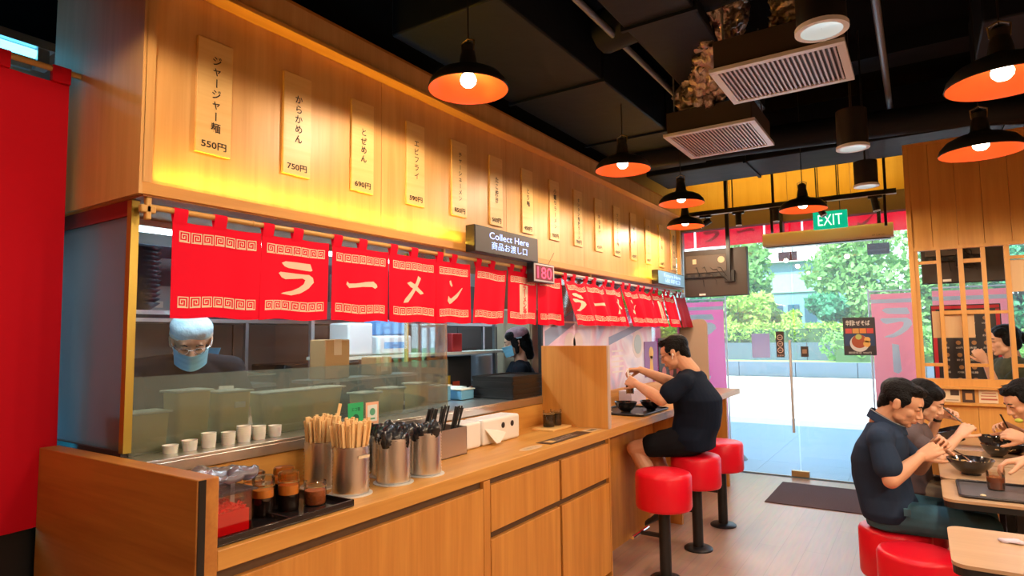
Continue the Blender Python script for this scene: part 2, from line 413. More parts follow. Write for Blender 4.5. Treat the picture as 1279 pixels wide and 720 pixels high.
# end panel beside camera
ep = thing('end_screen', (-2.1, .98, 0), 'waist-high wooden end panel closing the counter beside the red curtain', 'panel')
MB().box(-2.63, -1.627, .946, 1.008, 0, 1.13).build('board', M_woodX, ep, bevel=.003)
MB().box(-1.6285, -1.6235, .949, .969, 0, 1.128).build('edge_strip', mat('black_trim', (.01, .01, .01), .25), ep)
# privacy divider on counter
pd = thing('divider_board', (-1.85, 3.56, .93), 'upright wooden privacy divider standing on the counter beside the seated diner', 'divider')
MB().box(-2.10, -1.63, 3.545, 3.575, .93, 1.44).build('board', M_wood, pd, bevel=.002)
MB().box(-1.632, -1.624, 3.544, 3.576, .93, 1.44).build('edge_band', mat('pale_edge', (.62, .46, .36), .5), pd)
# steel ledge in front of glass
sl = thing('steel_ledge', (-2.2, 3, 1.06), 'brushed steel pass ledge running along the top of the wooden backsplash', 'ledge')
MB().box(-2.34, -2.095, 1.01, 3.9, 1.104, 1.115).box(-2.107, -2.095, 1.01, 3.9, 1.066, 1.104).box(-2.34, -2.107, 1.01, 3.9, 1.062, 1.068).build('ledge', M_steel, sl, bevel=.002)

# glass screen -----------------------------------------------------------
gs = thing('glass_screen', (-2.24, 1.9, 1.115), 'glass kitchen screen with frosted lower band behind the ledge', 'screen')
MB().box(-2.244, -2.236, 1.06, 2.742, 1.115, 1.38).build('frosted_band', M_frost, gs)
MB().box(-2.244, -2.236, 1.06, 2.742, 1.38, 1.985).build('clear_pane', M_glass, gs)
MB().box(-2.86, -2.26, 1.05, 1.058, 1.13, 1.935).build('side_pane', glassmat('side_frost', (.75, .9, .95), .12, haze=.75, hcol=(.30, .36, .42)), gs)
MB().box(-2.256, -2.226, 1.036, 1.062, 1.13, 1.985).build('corner_post', mat('brass_edge', (.42, .30, .05), .35, .6), gs)
MB().box(-2.86, -2.25, 1.043, 1.06, 1.935, 1.995).build('head_rail', mat('dark_red_rail', (.25, .02, .02), .5), gs)
MB().box(-2.86, -2.25, 1.040, 1.062, 1.116, 1.134).build('foot_rail', mat('dark_rail', (.05, .03, .03), .5), gs)
br = thing('rod_bracket', (-2.16, 1.05, 1.93), 'small orange wooden cross bracket holding the curtain pole at the corner of the bulkhead', 'bracket')
MB().box(-2.182, -2.160, 1.035, 1.085, 1.935, 1.962).box(-2.182, -2.160, 1.052, 1.07, 1.912, 1.99).build('cross', M_bamboo, br, bevel=.004)

# kitchen noren -----------------------------------------------------------
XN = -2.175; ZR = 1.958
rod = thing('curtain_pole', (XN, 3.9, ZR), 'bamboo pole carrying the near group of red curtains over the kitchen counter', 'pole')
r_ = MB()
r_.tube([(XN, 1.07, ZR), (XN, 3.98, ZR)], .011, 12); r_.build('pole', M_bamboo, rod, smooth=True)
rod2 = thing('curtain_pole', (XN, 5.4, ZR), 'pale metal pole carrying the far group of red curtains', 'pole')
MB().tube([(XN, 3.985, ZR), (XN, 6.86, ZR)], .010, 12).build('pole', mat('pale_pole', (.62, .5, .5), .4), rod2, smooth=True)
kn = MB()
for k in range(1, 8): kn.lathe([(.0112, -.004), (.0132, -.001), (.0132, .001), (.0112, .004)], (XN, 1.07+k*.39, ZR), 12, axis=(0, 1, 0))
kn.build('knot', M_bamboo, rod, smooth=True)
for yy in (2.63, 4.45, 6.78): MB().box(XN-.012, XN+.006, yy, yy+.012, ZR, 1.995).build('hanger', M_bamboo, rod)
def spiral(u0, v0, s, flip=1):
    # greek key: list of thin quads in a unit square of size s
    P = [(0, 0), (0, 1), (1, 1), (1, .12), (.25, .12), (.25, .76), (.76, .76), (.76, .36), (.5, .36), (.5, .55)]
    t = .10; q = []
    for a, b in zip(P[:-1], P[1:]):
        x0, x1 = min(a[0], b[0])-t/2, max(a[0], b[0])+t/2; y0, y1 = min(a[1], b[1])-t/2, max(a[1], b[1])+t/2
        if flip < 0: x0, x1 = 1-x1, 1-x0
        q.append((u0+x0*s, u0+x1*s, v0+y0*s, v0+y1*s))
    q.append((u0-t/2*s, u0+(1+t/2)*s, v0-t/2*s, v0+.06*s))
    return q
def grid_sub(q, fn, mb, step=.02):
    for (a, b, c, d) in q:
        nx = max(1, int((b-a)/step)); ny = max(1, int((d-c)/step)); 
        vs = [fn(a+(b-a)*i/nx, c+(d-c)*j/ny) for j in range(ny+1) for i in range(nx+1)]
        mb.add(vs, [(j*(nx+1)+i, j*(nx+1)+i+1, (j+1)*(nx+1)+i+1, (j+1)*(nx+1)+i) for j in range(ny) for i in range(nx)])
def strokes(mb, polys, fn):
    # polys in unit box, split into strips for draping
    for poly in polys:
        bm = bmesh.new(); vs = [bm.verts.new((x, y, 0)) for x, y in poly]; bm.faces.new(vs)
        for ax in (0, 1):
            for k in range(1, 12):
                nrm = (1, 0, 0) if ax == 0 else (0, 1, 0); co = (k/12, 0, 0) if ax == 0 else (0, k/12, 0)
                bmesh.ops.bisect_plane(bm, geom=bm.verts[:]+bm.edges[:]+bm.faces[:], plane_co=co, plane_no=nrm)
        bmesh.ops.triangulate(bm, faces=bm.faces)
        bm.verts.index_update()
        mb.add([fn(v.co.x, v.co.y) for v in bm.verts], [tuple(v.index for v in f.verts) for f in bm.faces]); bm.free()
# brush characters, drawn as outlines in a unit box (y up)
KANA = {
 'ra': [[(.12, .93), (.22, .99), (.86, .99), (.93, .80), (.88, .77), (.30, .80), (.20, .84)],
        [(.05, .62), (.10, .66), (.84, .66), (.95, .58), (.98, .44), (.84, .26), (.62, .10), (.40, .01), (.14, .03), (.20, .07), (.40, .14), (.58, .26), (.70, .38), (.74, .50), (.66, .54), (.24, .46), (.14, .50)]],
 'bar': [[(.04, .56), (.10, .50), (.30, .53), (.60, .60), (.84, .62), (.96, .52), (.98, .44), (.90, .38), (.80, .44), (.50, .44), (.20, .38), (.10, .36), (.02, .46)]],
 'me': [[(.66, .98), (.78, .92), (.76, .84), (.62, .56), (.40, .24), (.24, .02), (.08, .0), (.14, .14), (.40, .46), (.58, .76)],
        [(.22, .70), (.34, .76), (.52, .66), (.84, .42), (.90, .36), (.78, .30), (.52, .46), (.34, .56)]],
 'n': [[(.30, .92), (.38, .96), (.48, .76), (.44, .70), (.34, .78)],
       [(.20, .14), (.34, .02), (.44, .06), (.70, .30), (.98, .72), (.92, .70), (.62, .40), (.42, .24), (.34, .26), (.26, .34)]]}
def noren_panel(y0, w, z0, h, xb, amp, ph, kind, skew=0.0, border=True, mat_=None, label='', group='red curtains over the kitchen counter', flare=0.0, name='noren_panel', straps=2, xoff=0.0):
    sag = .022 if xoff else .004
    def F(u, v, off=0.0):
        # u along 0..w, v down 0..h
        t = u/w; s = v/h
        yy = y0+u+skew*s*w*.5+flare*s*(t-.5)*w
        a = amp*(.25+.75*s)
        xx = xb+xoff*s+a*math.sin(ph+t*7.2)+a*.5*math.sin(ph*2.3+t*15+s*1.2)
        zz = z0-v-.004*math.sin(t*9+ph)*s+ .006*math.sin(math.pi*t*2)*(1-s)*(1 if amp > .008 else 0)-sag*abs(math.sin(2*math.pi*t))*max(0, 1-2.2*s)
        return V((xx+off, yy, zz))
    root = thing(name, (xb, y0+w/2, z0-h), label, 'curtain', group)
    nx, ny = 26, 16; mb = MB()
    vs = []; 
    for side in (1, -1):
        vs += [F(w*i/nx, h*j/ny, .0012*side) for j in range(ny+1) for i in range(nx+1)]
    N = (nx+1)*(ny+1); fs = []
    for j in range(ny):
        for i in range(nx):
            a = j*(nx+1)+i; fs.append((a, a+nx+1, a+nx+2, a+1)); fs.append((N+a, N+a+1, N+a+nx+2, N+a+nx+1))
    rim = [i for i in range(nx+1)]+[j*(nx+1)+nx for j in range(1, ny+1)]+[ny*(nx+1)+i for i in range(nx-1, -1, -1)]+[j*(nx+1) for j in range(ny-1, 0, -1)]
    for a, b in zip(rim, rim[1:]+rim[:1]): fs.append((a, b, N+b, N+a))
    mb.add(vs, fs); mb.build('cloth', mat_ or M_cloth, root, smooth=True)
    # straps
    n = straps
    for k in range(n):
        u = (w-.052)*k/max(1, n) if n > 1 else 0
        st = MB(); W_ = .05; rr = .0135; pts = []
        pz = ZR if name == 'noren_panel' else z0+.035
        e = F(u+W_/2, 0)
        path = [(e.x+.0015, z0-.012), (XNR(xb)+rr, pz)]
        for q in range(1, 6): a = math.pi*q/6; path.append((XNR(xb)+rr*math.cos(a), pz+rr*math.sin(a)))
        path += [(XNR(xb)-rr, pz), (e.x-.0015, z0-.012)]
        vv = [(x, y0+u+o_, z) for x, z in path for o_ in (0, W_)]
        st.add(vv, [(2*i, 2*i+1, 2*i+3, 2*i+2) for i in range(len(path)-1)]); st.build('strap', mat_ or M_cloth, root, smooth=True)
    if border:
        bd = MB(); nk = 7; s = .036 if w > .3 else w/8.2; gap = (w-.05-nk*s)/(nk-1) if nk > 1 else 0
        for row in (.035, h-.075):
            bd = MB()
            for k in range(nk):
                q = spiral(.025+k*(s+gap), 0, s, 1 if k % 2 else -1)
                grid_sub([(a, b, row+s-d, row+s-c) for a, b, c, d in q], lambda u, v: F(u, v, .0032), bd, .03)
            bd.build('key_pattern', M_cream, root)
    if kind in KANA:
        k_ = MB(); cw, chh = w*.56, h*.42
        strokes(k_, KANA[kind], lambda x, y: F(w*.22+x*cw, h*.29+(1-y)*chh, .0034)); k_.build('character', M_cream, root)
    if kind == 'seal':
        bg = MB(); grid_sub([(w*.36, w*.64, h*.24, h*.80)], lambda u, v: F(u, v, .003), bg, .015); bg.build('seal', M_cream, root)
        t = MB()
        for q, ch in enumerate('ラーメン亭'[:5]):
            vs, fs, gw, gh = glyphs(ch, .045, .02); 
            rt = -math.pi/2 if ch == 'ー' else 0
            t.add([F(w*.5+(x if not rt else y), h*.30+q*.038-(y if not rt else -x), .0046) for x, y in vs], fs)
        t.build('seal_lettering', M_cloth, root)
    return root
def XNR(xb): return xb
kinds = [None, 'ra', 'bar', 'me', 'n', None, 'seal', None, 'ra', 'bar', 'me', 'n', None, 'seal', None, 'plain']
nl = ['blank centre, first beside the corner bracket', 'large cream ra character, nearest the camera of the two', 'large cream long-vowel dash, third from the left', 'large cream me character, fourth from the left',
      'large cream n character, fifth from the left', 'blank centre under the collection sign', 'small vertical cream seal, left of the number display', 'blank centre under the red number display',
      'cream ra character above the divider board', 'cream dash, billowing, right of the far ra panel', 'cream me character, billowing, far group', 'cream n character, bunched, far group',
      'blank and bunched, left of the far seal panel', 'pale vertical seal near the far end', 'blank, next to last at the far end', 'plain dark red without border, last at the far end']
for i, k in enumerate(kinds):
    y0 = 1.148+i*.3555; far = i >= 8
    sk = [0, -.06, 0, .02, -.04, -.22, -.05, .10, .16, .2, .2, .16, .0, 0, 0, 0][i]
    am = [.003, .005, .006, .006, .008, .010, .010, .014, .020, .024, .024, .024, .018, .014, .012, .006][i]
    wd = [.352, .335, .352, .352, .30, .335, .345, .335, .34, .34, .34, .34, .33, .32, .3, .33][i]
    noren_panel(y0, wd, 1.925, .342, XN, am, i*1.7+.4, k if k != 'plain' else None, sk, k != 'plain', None if k != 'plain' else M_clothd,
                'red curtain panel with %s' % nl[i] if k or i in (0, 5, 7, 12, 14) else '', xoff=.08 if far else 0, flare=.0)

# big red doorway curtain ----------------------------------------------------
M_dk = cloth('deep_red_cloth', (.62, .0, .012), .1)
cb_ = thing('glow_blocker', (-2.75, .4, 0), 'low black cupboard added in the doorway to hide cyan glow under the red curtain', 'blocker')
MB().box(-2.9, -2.70, -.2, 1.0, 0, .86).build('body', M_black, cb_); MB().box(-2.70, -2.69, -.18, .39, .03, .84).build('door', M_black, cb_); MB().box(-2.70, -2.69, .41, .98, .03, .84).build('door', M_black, cb_)  # black block added to keep the cyan lamp glow out of sight
dc = thing('doorway_curtain', (-2.62, .6, .8), 'long plain dark red curtain hanging in the kitchen doorway at the far left', 'curtain')
mb = MB(); nx, ny = 40, 20; vs = []
for sd in (1, -1):
    for j in range(ny+1):
        for i in range(nx+1):
            u, v = i/nx, j/ny
            vs.append((-2.62+.012*math.sin(u*11+.5)*(.4+v)+.006*math.sin(u*23)*v+.0015*sd, .05+u*.935+.02*v*(u > .9), 2.47-v*1.605-.01*math.sin(u*9)))
N = (nx+1)*(ny+1); fs = []
for j in range(ny):
    for i in range(nx): a = j*(nx+1)+i; fs += [(a, a+nx+1, a+nx+2, a+1), (N+a, N+a+1, N+a+nx+2, N+a+nx+1)]
mb.add(vs, fs); mb.build('cloth', M_dk, dc, smooth=True)
for yy in (.12, .42, .74, .925): MB().box(-2.634, -2.606, yy, yy+.06, 2.46, 2.522).build('strap', M_dk, dc, bevel=.003)
rp = thing('doorway_rod', (-2.62, .5, 2.5), 'wooden rod of the doorway curtain fixed to the bulkhead side', 'rod')
MB().tube([(-2.62, -.3, 2.508), (-2.62, 1.018, 2.508)], .0115, 12).build('rod', M_bamboo, rp, smooth=True)

# ================================================================== KITCHEN
M_kit = mat('kitchen_dark', (.05, .055, .065), .5)
M_kst = mat('kitchen_steel', (.40, .42, .45), .35, .8)
kc = struct(MB().box(-4.9, -2.9, 1.9, 6.9, 2.9, 2.95).build('ceiling_kitchen', mat('kitchen_ceiling', (.5, .55, .58), .7)))
pb = thing('prep_bench', (-2.7, 2.5, 0), 'steel preparation bench just behind the kitchen glass', 'bench')
MB().box(-2.70, -2.265, 1.1, 3.9, 1.02, 1.06).build('top', M_kst, pb); MB().box(-2.68, -2.40, 1.12, 3.88, 0, 1.02).build('body', M_kit, pb)
bk = thing('back_bench', (-4.2, 3.5, 0), 'long steel bench against the rear kitchen wall', 'bench')
MB().box(-4.5, -3.75, 1.3, 6.6, .86, .9).build('top', M_kst, bk); MB().box(-4.48, -3.8, 1.32, 6.58, 0, .86).build('body', M_kit, bk)
for k, (yy, rr0, hh) in enumerate(((1.75, .17, .30), (2.15, .2, .42), (4.3, .19, .38), (4.8, .16, .28), (5.5, .2, .4))):
    t = thing('stock_pot', (-4.05, yy, .9), ['dark squat pot nearest the hood on the back bench', 'tall dark stock pot beside the square cooker', 'tall steel pot right of the long oven', 'small steel pot beside the tall one', 'big steel pot at the far end of the back bench'][k], 'pot', 'pots on the back bench')
    mm = M_kit if k < 2 else M_kst
    MB().lathe([(rr0, 0), (rr0, hh), (rr0*1.04, hh+.01), (rr0*.97, hh)], (-4.05, yy, .9), 28).build('body', mm, t, smooth=True, sharp=50); MB().lathe([(rr0*1.02, hh+.01), (rr0*.9, hh+.03), (.02, hh+.045), (.02, hh+.07), (.005, hh+.075)], (-4.05, yy, .9), 28).build('lid', mm, t, smooth=True)
for k in range(9):
    yy = 1.5+k*.48; t = thing('shelf_bin', (-4.1, yy, 1.65), '%s storage bin on the rear wall shelf, number %d from the hood' % (['dark blue', 'pale', 'black'][k % 3], k+1) if False else '%s storage bin on the rear wall shelf, %s' % (['dark blue', 'pale', 'black'][k % 3], ['nearest the corner', 'second along', 'third along', 'fourth along', 'mid shelf', 'just past mid shelf', 'seventh along', 'eighth along', 'farthest along'][k]), 'bin', 'bins on the wall shelf')
    MB().box(-4.25, -3.95, yy-.16, yy+.16, 1.652, 1.80+.05*(k % 2)).build('body', [mat('bin_blue', (.05, .12, .25), .5), mat('bin_pale', (.4, .45, .5), .5), M_kit][k % 3], t, bevel=.01); MB().box(-3.95, -3.944, yy-.06, yy+.06, 1.71, 1.75).build('label', M_white, t)
rw = thing('steel_splashback', (-4.6, 3.5, .9), 'grey steel splashback panels on the rear kitchen wall', 'panel')
M_spl = mat('splash', (.17, .15, .15), .45, .2, var=.25, vscale=2)
for k in range(6): MB().box(-4.56, -4.54, 1.0+k*.95, 1.94+k*.95, .9, 2.12).build('panel', M_spl, rw)
# shelving above the bench
sh = thing('steel_shelf', (-4.0, 3.5, 1.5), 'steel wall shelf at the back of the kitchen seen through the glass', 'shelf')
MB().box(-4.3, -3.9, 1.2, 6.5, 1.62, 1.65).build('shelf_board', M_kst, sh)
for yy in (1.25, 2.6, 4.0, 5.4, 6.45): MB().bar((-3.92, yy, .9), (-3.92, yy, 2.9), .025).build('post', M_kst, sh)
hd = thing('extractor_hood', (-3.6, 2.2, 1.9), 'blue steel extractor hood over the cooking line', 'hood')
MB().prism([(0, 0), (.5, 0), (.5, .18), (.12, .4), (0, .4)], (-3.95, 1.35, 2.02), (1, 0, 0), (0, 0, 1), -2.4).build('canopy', mat('hood_steel', (.35, .5, .7), .3, .7), hd, bevel=.004)  # canopy in an even blue steel colour
# stacks of black bowls near the corner
bs = MB()
stack = thing('bowl_stack', (-3.15, 1.24, 1.65), 'tall stack of dark bowls on the shelf behind the glass corner', 'bowls')
M_kbowl = mat('bowl_black', (.02, .02, .03), .3)
MB().box(-3.4, -2.95, 1.3, 2.2, 1.625, 1.645).build('shelf', M_kst, stack)
for k in range(13): MB().lathe([(.04, 0), (.085, .035), (.09, .04), (.082, .04), (.04, .006)], (-3.1, 1.49, 1.645+k*.022), 20).build('bowl', M_kbowl, stack, smooth=True)
def crate(name, c, s, m, label, cat, parts=None, bevel=.006, group=None):
    t = thing(name, c, label, cat, group); x, y, z = c; a, b, h = s
    MB().box(x-a/2, x+a/2, y-b/2, y+b/2, z, z+h).build('body', m, t, bevel=bevel)
    if parts: parts(t, x, y, z, a, b, h)
    return t
M_tub = mat('tub_cream', (.80, .66, .22), .5)
def lid(t, x, y, z, a, b, h): MB().box(x-a/2-.006, x+a/2+.006, y-b/2-.006, y+b/2+.006, z+h, z+h+.008).build('lid', mat('lid_pale', (.75, .75, .62), .4), t, bevel=.003)
def tub(c, a, b, h, label):
    t = thing('food_tub', c, label, 'tub', 'cream tubs behind the frosted glass')
    x, y, z = c; MB().loft([((x, y, z), (a*.42, 0, 0), (0, b*.42, 0)), ((x, y, z+h), (a*.5, 0, 0), (0, b*.5, 0))], 24, 8).build('body', M_tub, t, smooth=True)
    lid(t, x, y, z, a, b, h); return t
tub((-2.335, 1.148, 1.06), .11, .145, .185, 'low cream food tub nearest the glass corner')
tub((-2.335, 1.308, 1.06), .11, .135, .25, 'tall plain cream food tub, second behind the frosted glass')
t_ = tub((-2.335, 1.476, 1.06), .11, .14, .235, 'tall cream food tub with a pale label patch')
MB().box(-2.282, -2.278, 1.47, 1.515, 1.235, 1.258).build('label_patch', M_white, t_)
tub((-2.335, 1.81, 1.06), .11, .44, .215, 'long wide food tub behind the chopstick canisters')
tub((-2.335, 2.21, 1.06), .11, .12, .17, 'small cream tub behind the green card')
tub((-2.335, 2.39, 1.06), .11, .11, .18, 'narrow cream tub behind the black spoons')
tub((-2.335, 2.59, 1.06), .11, .10, .19, 'cream tub beside the end of the frosted glass')
M_card = mat('cardboard', (.42, .26, .12), .8, var=.1)
def boxtape(t, x, y, z, a, b, h): MB().box(x-a/2-.001, x+a/2+.001, y-.025, y+.025, z+h-.08, z+h+.001).build('tape', mat('tape', (.6, .5, .35), .3), t)
crate('cardboard_box', (-2.55, 2.17, 1.30), (.12, .16, .20), M_card, 'brown cardboard box showing above the frosted band', 'box', boxtape)
MB().box(-2.63, -2.47, 2.0, 2.75, 1.285, 1.30).build('riser_shelf', M_kst, pb)
crate('cardboard_box', (-2.55, 2.50, 1.30), (.12, .12, .1), M_card, 'small open cardboard box beside the blue and white packs', 'box', boxtape)
crate('microwave', (-4.1, 3.35, .9), (.4, .9, .42), mat('dark_oven', (.03, .03, .035), .25), 'long dark oven on the back bench', 'oven', lambda t, x, y, z, a, b, h: [MB().box(x+a/2, x+a/2+.006, y-b/2+.04, y+b/2-.2, z+.05, z+h-.05).build('door', mat('ovengl', (.01, .01, .012), .1), t), MB().bar((x+a/2+.03, y-b/2+.05, z+h-.04), (x+a/2+.03, y+b/2-.22, z+h-.04), .015).build('handle', M_chrome, t)], bevel=.01)
crate('rice_cooker', (-3.95, 2.6, .9), (.3, .3, .36), M_kit, 'dark square cooker beside the long oven', 'cooker', lid, bevel=.03)
M_blue = mat('blue_pack', (.10, .35, .75), .5); M_wp = mat('white_pack', (.75, .8, .85), .6)
for k, (c, s, m, l) in enumerate([((-3.0, 3.02, 1.40), (.2, .3, .12), M_wp, 'white carton with a blue stripe behind the glass'), ((-3.0, 3.02, 1.525), (.16, .24, .1), M_blue, 'crumpled blue pack on top of the white carton'),
                                 ((-3.0, 2.72, 1.40), (.18, .2, .2), M_wp, 'pale box left of the white carton')]):
    crate('supply_box', c, s, m, l, 'box', (lambda t, x, y, z, a, b, h: MB().box(x+a/2, x+a/2+.002, y-b/2+.04, y+b/2-.04, z+h*.3, z+h*.65).build('stripe', M_blue, t)) if k == 0 else None, bevel=.012)
ms = thing('centre_rack', (-3.0, 3.3, 1.0), 'mid-kitchen steel rack holding packs and tubs', 'rack')
MB().box(-3.15, -2.88, 2.5, 4.5, 1.375, 1.395).build('shelf_board', mat('pale_shelf', (.65, .7, .62), .5), ms)
MB().box(-3.15, -2.88, 2.5, 4.5, .80, .82).build('shelf_board', M_kst, ms)
for yy in (2.52, 3.5, 4.48): MB().bar((-3.13, yy, 0), (-3.13, yy, 2.2), .025).bar((-2.90, yy, 0), (-2.90, yy, 1.375), .025).build('post', M_kst, ms)
tp = thing('blue_tub_stack', (-3.45, 2.02, 1.25), 'stack of translucent blue plastic tubs beside the masked cook', 'tubs')
MB().box(-3.62, -3.3, 1.75, 2.4, 1.22, 1.24).build('shelf', M_kst, tp)
MB().bar((-3.6, 1.78, 0), (-3.6, 1.78, 1.24), .025).bar((-3.6, 2.38, 0), (-3.6, 2.38, 1.24), .025).build('post', M_kst, tp)
for k in range(5): MB().loft([((-3.45, 2.0, 1.242+k*.045), (.08, 0, 0), (0, .08, 0)), ((-3.45, 2.0, 1.28+k*.045), (.09, 0, 0), (0, .09, 0))], 20, 5).build('tub', mat('blue_tub', (.12, .5, .85), .35), tp, smooth=True)
ct = thing('plastic_canister', (-3.4, 1.3, 1.3), 'pale plastic canister on a shelf left of the masked cook', 'canister')
MB().box(-3.55, -3.25, 1.1, 1.6, 1.26, 1.28).build('shelf', M_kst, ct)
MB().cyl((-3.4, 1.36, 1.282), .07, .2).build('body', mat('pale_plastic', (.4, .5, .55), .4), ct, smooth=True); MB().cyl((-3.4, 1.36, 1.482), .073, .02).build('lid', M_kst, ct, smooth=True)
gp = thing('glass_reflection', (-2.262, 2.42, 1.38), 'made-up yellow clamp bar standing on the frosted band of the glass', 'clamp bar')
MB().box(-2.262, -2.246, 2.415, 2.43, 1.375, 1.95).build('bar', mat('brass', (.85, .62, .10), .25, .9), gp)  # yellow bar shaped to imitate a bright reflection on the glass
# behind the opening beside the glass: machines and tubs
mc = thing('drinks_machine', (-3.2, 3.65, .9), 'black drinks machine with a pale top tray in the pass opening', 'machine')
MB().box(-3.45, -3.17, 3.2, 4.2, .82, 1.36).build('body', M_kit, mc, bevel=.01); MB().box(-3.17, -3.16, 3.3, 3.7, 1.05, 1.3).build('front_panel', M_blackp, mc)
MB().box(-3.16, -3.155, 3.75, 3.9, 1.1, 1.2).build('lamp', mat('yellowtag', (.8, .6, .05), .5), mc); MB().box(-3.16, -3.155, 3.93, 4.02, 1.02, 1.15).build('sticker', mat('redtag', (.7, .1, .05), .5), mc)
crate('supply_box', (-3.0, 3.52, 1.395), (.14, .14, .2), mat('bluewhite', (.35, .5, .65), .5), 'pale blue container on the rack over the pass', 'box', lid)
crate('supply_box', (-3.0, 3.72, 1.395), (.12, .12, .14), mat('dkred', (.45, .03, .03), .5), 'small dark red carton on the rack over the pass', 'box')
for k, (yy, xx) in enumerate(((2.95, -2.5), (3.12, -2.45), (3.2, -2.58))):
    crate('ice_tub', (xx, yy, 1.115), (.13, .13, .06+.03*(k == 0)), mat('blue_ice', (.18, .5, .8), .3), ['tall blue plastic tub at the pass opening', 'low blue plastic tub beside the tray stack', 'low blue plastic tub at the back of the pass'][k], 'tub', lid)
MB().box(-2.7, -2.34, 2.8, 4.2, 1.10, 1.114).build('pass_shelf', M_steel, pb)
# sheet of cream wall behind cook
cr_ = thing('cream_locker', (-2.9, 4.9, 0), 'tall cream locker behind the cook in the patterned cap', 'locker')
MB().box(-3.2, -2.85, 4.62, 5.0, 0, 1.75).build('body', mat('cream_paint', (.62, .5, .34), .6), cr_, bevel=.01); MB().box(-2.85, -2.84, 4.64, 4.98, .05, 1.7).build('door', mat('cream_paint', (.6, .5, .3), .6), cr_)
# stack of black serving trays
for k in range(13):
    t = thing('serving_tray', (-2.27, 3.56, 1.116+k*.0105), 'topmost black serving tray of the tall stack on the steel ledge' if k == 12 else 'bottom black serving tray of the tall stack, lying on the steel ledge' if k == 0 else 'black rectangular serving tray inside the tall stack on the steel ledge', 'tray', 'stacked black serving trays')
    z = 1.116+k*.0105; x, y = -2.27+.004*math.sin(k*2.1), 3.44+.006*math.sin(k*1.3)
    m = MB(); a, b = .155, .22
    m.box(x-a, x+a, y-b, y+b, z, z+.004).box(x-a-.004, x-a+.004, y-b, y+b, z+.003, z+.0135).box(x+a-.004, x+a+.004, y-b, y+b, z+.003, z+.0135).box(x-a, x+a, y-b-.004, y-b+.004, z+.003, z+.0135).box(x-a, x+a, y+b-.004, y+b+.004, z+.003, z+.0135)
    m.build('tray_body', M_blackp, t)
# faded poster glass wall past the pass
wn = struct(thing('window_1', (-2.24, 5.3, 1.0), None, None)); 
MB().box(-2.243, -2.237, 3.78, 6.9, .93, 1.98).build('pane', M_glass, wn)
MB().box(-2.255, -2.225, 3.765, 3.785, .93, 1.99).build('window_frame', M_black, wn)
MB().box(-2.26, -2.22, 3.78, 6.9, 1.60, 1.615).build('mullion', M_white, wn)
def poster_mat(name, cols, scale=2.5, emit=0):
    m = bpy.data.materials.new(name); m.use_nodes = True; nt = m.node_tree; n = nt.nodes; L = nt.links; b = n['Principled BSDF']
    tc = n.new('ShaderNodeTexCoord'); nz = n.new('ShaderNodeTexNoise'); nz.inputs['Scale'].default_value = scale; nz.inputs['Detail'].default_value = 2; nz.inputs['Distortion'].default_value = 1.5
    L.new(tc.outputs['Object'], nz.inputs['Vector']); cr = n.new('ShaderNodeValToRGB'); L.new(nz.outputs['Fac'], cr.inputs[0])
    el = cr.color_ramp.elements; el[0].position = .3; el[0].color = tuple(cols[0])+(1,); el[1].position = .7; el[1].color = tuple(cols[-1])+(1,)
    for i, c in enumerate(cols[1:-1]): e = el.new(.3+.4*(i+1)/(len(cols)-1)); e.color = tuple(c)+(1,)
    L.new(cr.outputs['Color'], b.inputs['Base Color']); b.inputs['Roughness'].default_value = .5
    return m
po = thing('window_poster', (-2.23, 4.8, .95), 'large faded pink and lilac food poster on the side glass behind the divider', 'poster')
MB().box(-2.235, -2.232, 3.80, 5.92, .95, 1.60).build('sheet', poster_mat('faded_poster', [(.42, .48, .74), (.74, .52, .72), (.80, .76, .90), (.60, .62, .85)], 2.2), po)
M_sash = mat('poster_blue', (.3, .38, .6), .6); MB().prism([(-.02, 0), (.5, .2), (.5, .3), (-.02, .12)], (-2.2315, 3.84, 1.42), UY, UZ, .001).build('sash_print', M_sash, po); mb = MB(); mb.prism([(0, 0), (.8, .16), (.8, .22), (0, .07)], (-2.2315, 4.9, 1.42), UY, UZ, .001); mb.build('sash_print', mat('poster_blue', (.3, .38, .6), .6), po)
mb = MB()
for c_, r0 in (((5.55, 1.42), .13), ((4.2, 1.44), .09), ((4.33, 1.45), .08)): mb.lathe([(r0, 0), (r0, .0012)], (-2.2318, c_[0], c_[1]), 28, axis=(1, 0, 0))
mb.build('bowl_print', mat('poster_pale', (.8, .72, .75), .6), po)
mb = MB()
for c_ in ((5.55, 1.42),): mb.lathe([(.09, 0), (.09, .0012)], (-2.2305, c_[0], c_[1]), 28, axis=(1, 0, 0))
mb.build('bowl_print', mat('poster_bowl', (.5, .62, .68), .6), po)
mb = MB()
for k in range(5): mb.box(-2.2315, -2.230, 4.95, 5.2, 1.18+k*.045, 1.195+k*.045)
mb.build('text_print', mat('poster_pale', (.6, .6, .7), .6), po)
p2 = thing('small_poster', (-2.22, 5.87, 1.1), 'narrow purple poster with a yellow figure at the edge of the faded poster', 'poster')
MB().box(-2.228, -2.224, 5.70, 6.04, 1.10, 1.44).build('sheet', mat('purple_print', (.28, .12, .38), .5), p2)
MB().lathe([(.06, 0), (.06, .001)], (-2.2235, 5.87, 1.33), 20, axis=(1, 0, 0)).prism([(-.05, 0), (.05, 0), (.03, .16), (-.03, .16)], (-2.2235, 5.87, 1.14), UY, UZ, .001).build('dish_print', mat('yellow_print', (.85, .5, .08), .5), p2)
p3 = thing('dark_poster', (-2.22, 6.4, 1.0), 'dark menu poster with red and pale dish pictures behind the diner', 'poster')
MB().box(-2.228, -2.222, 6.08, 6.86, 1.0, 1.47).build('sheet', mat('dark_print', (.03, .025, .03), .5), p3)
mb = MB()
for k in range(3): 
    for j in range(2): mb.lathe([(.06, 0), (.06, .001)], (-2.2215, 6.22+k*.22, 1.12+j*.18), 16, axis=(1, 0, 0))
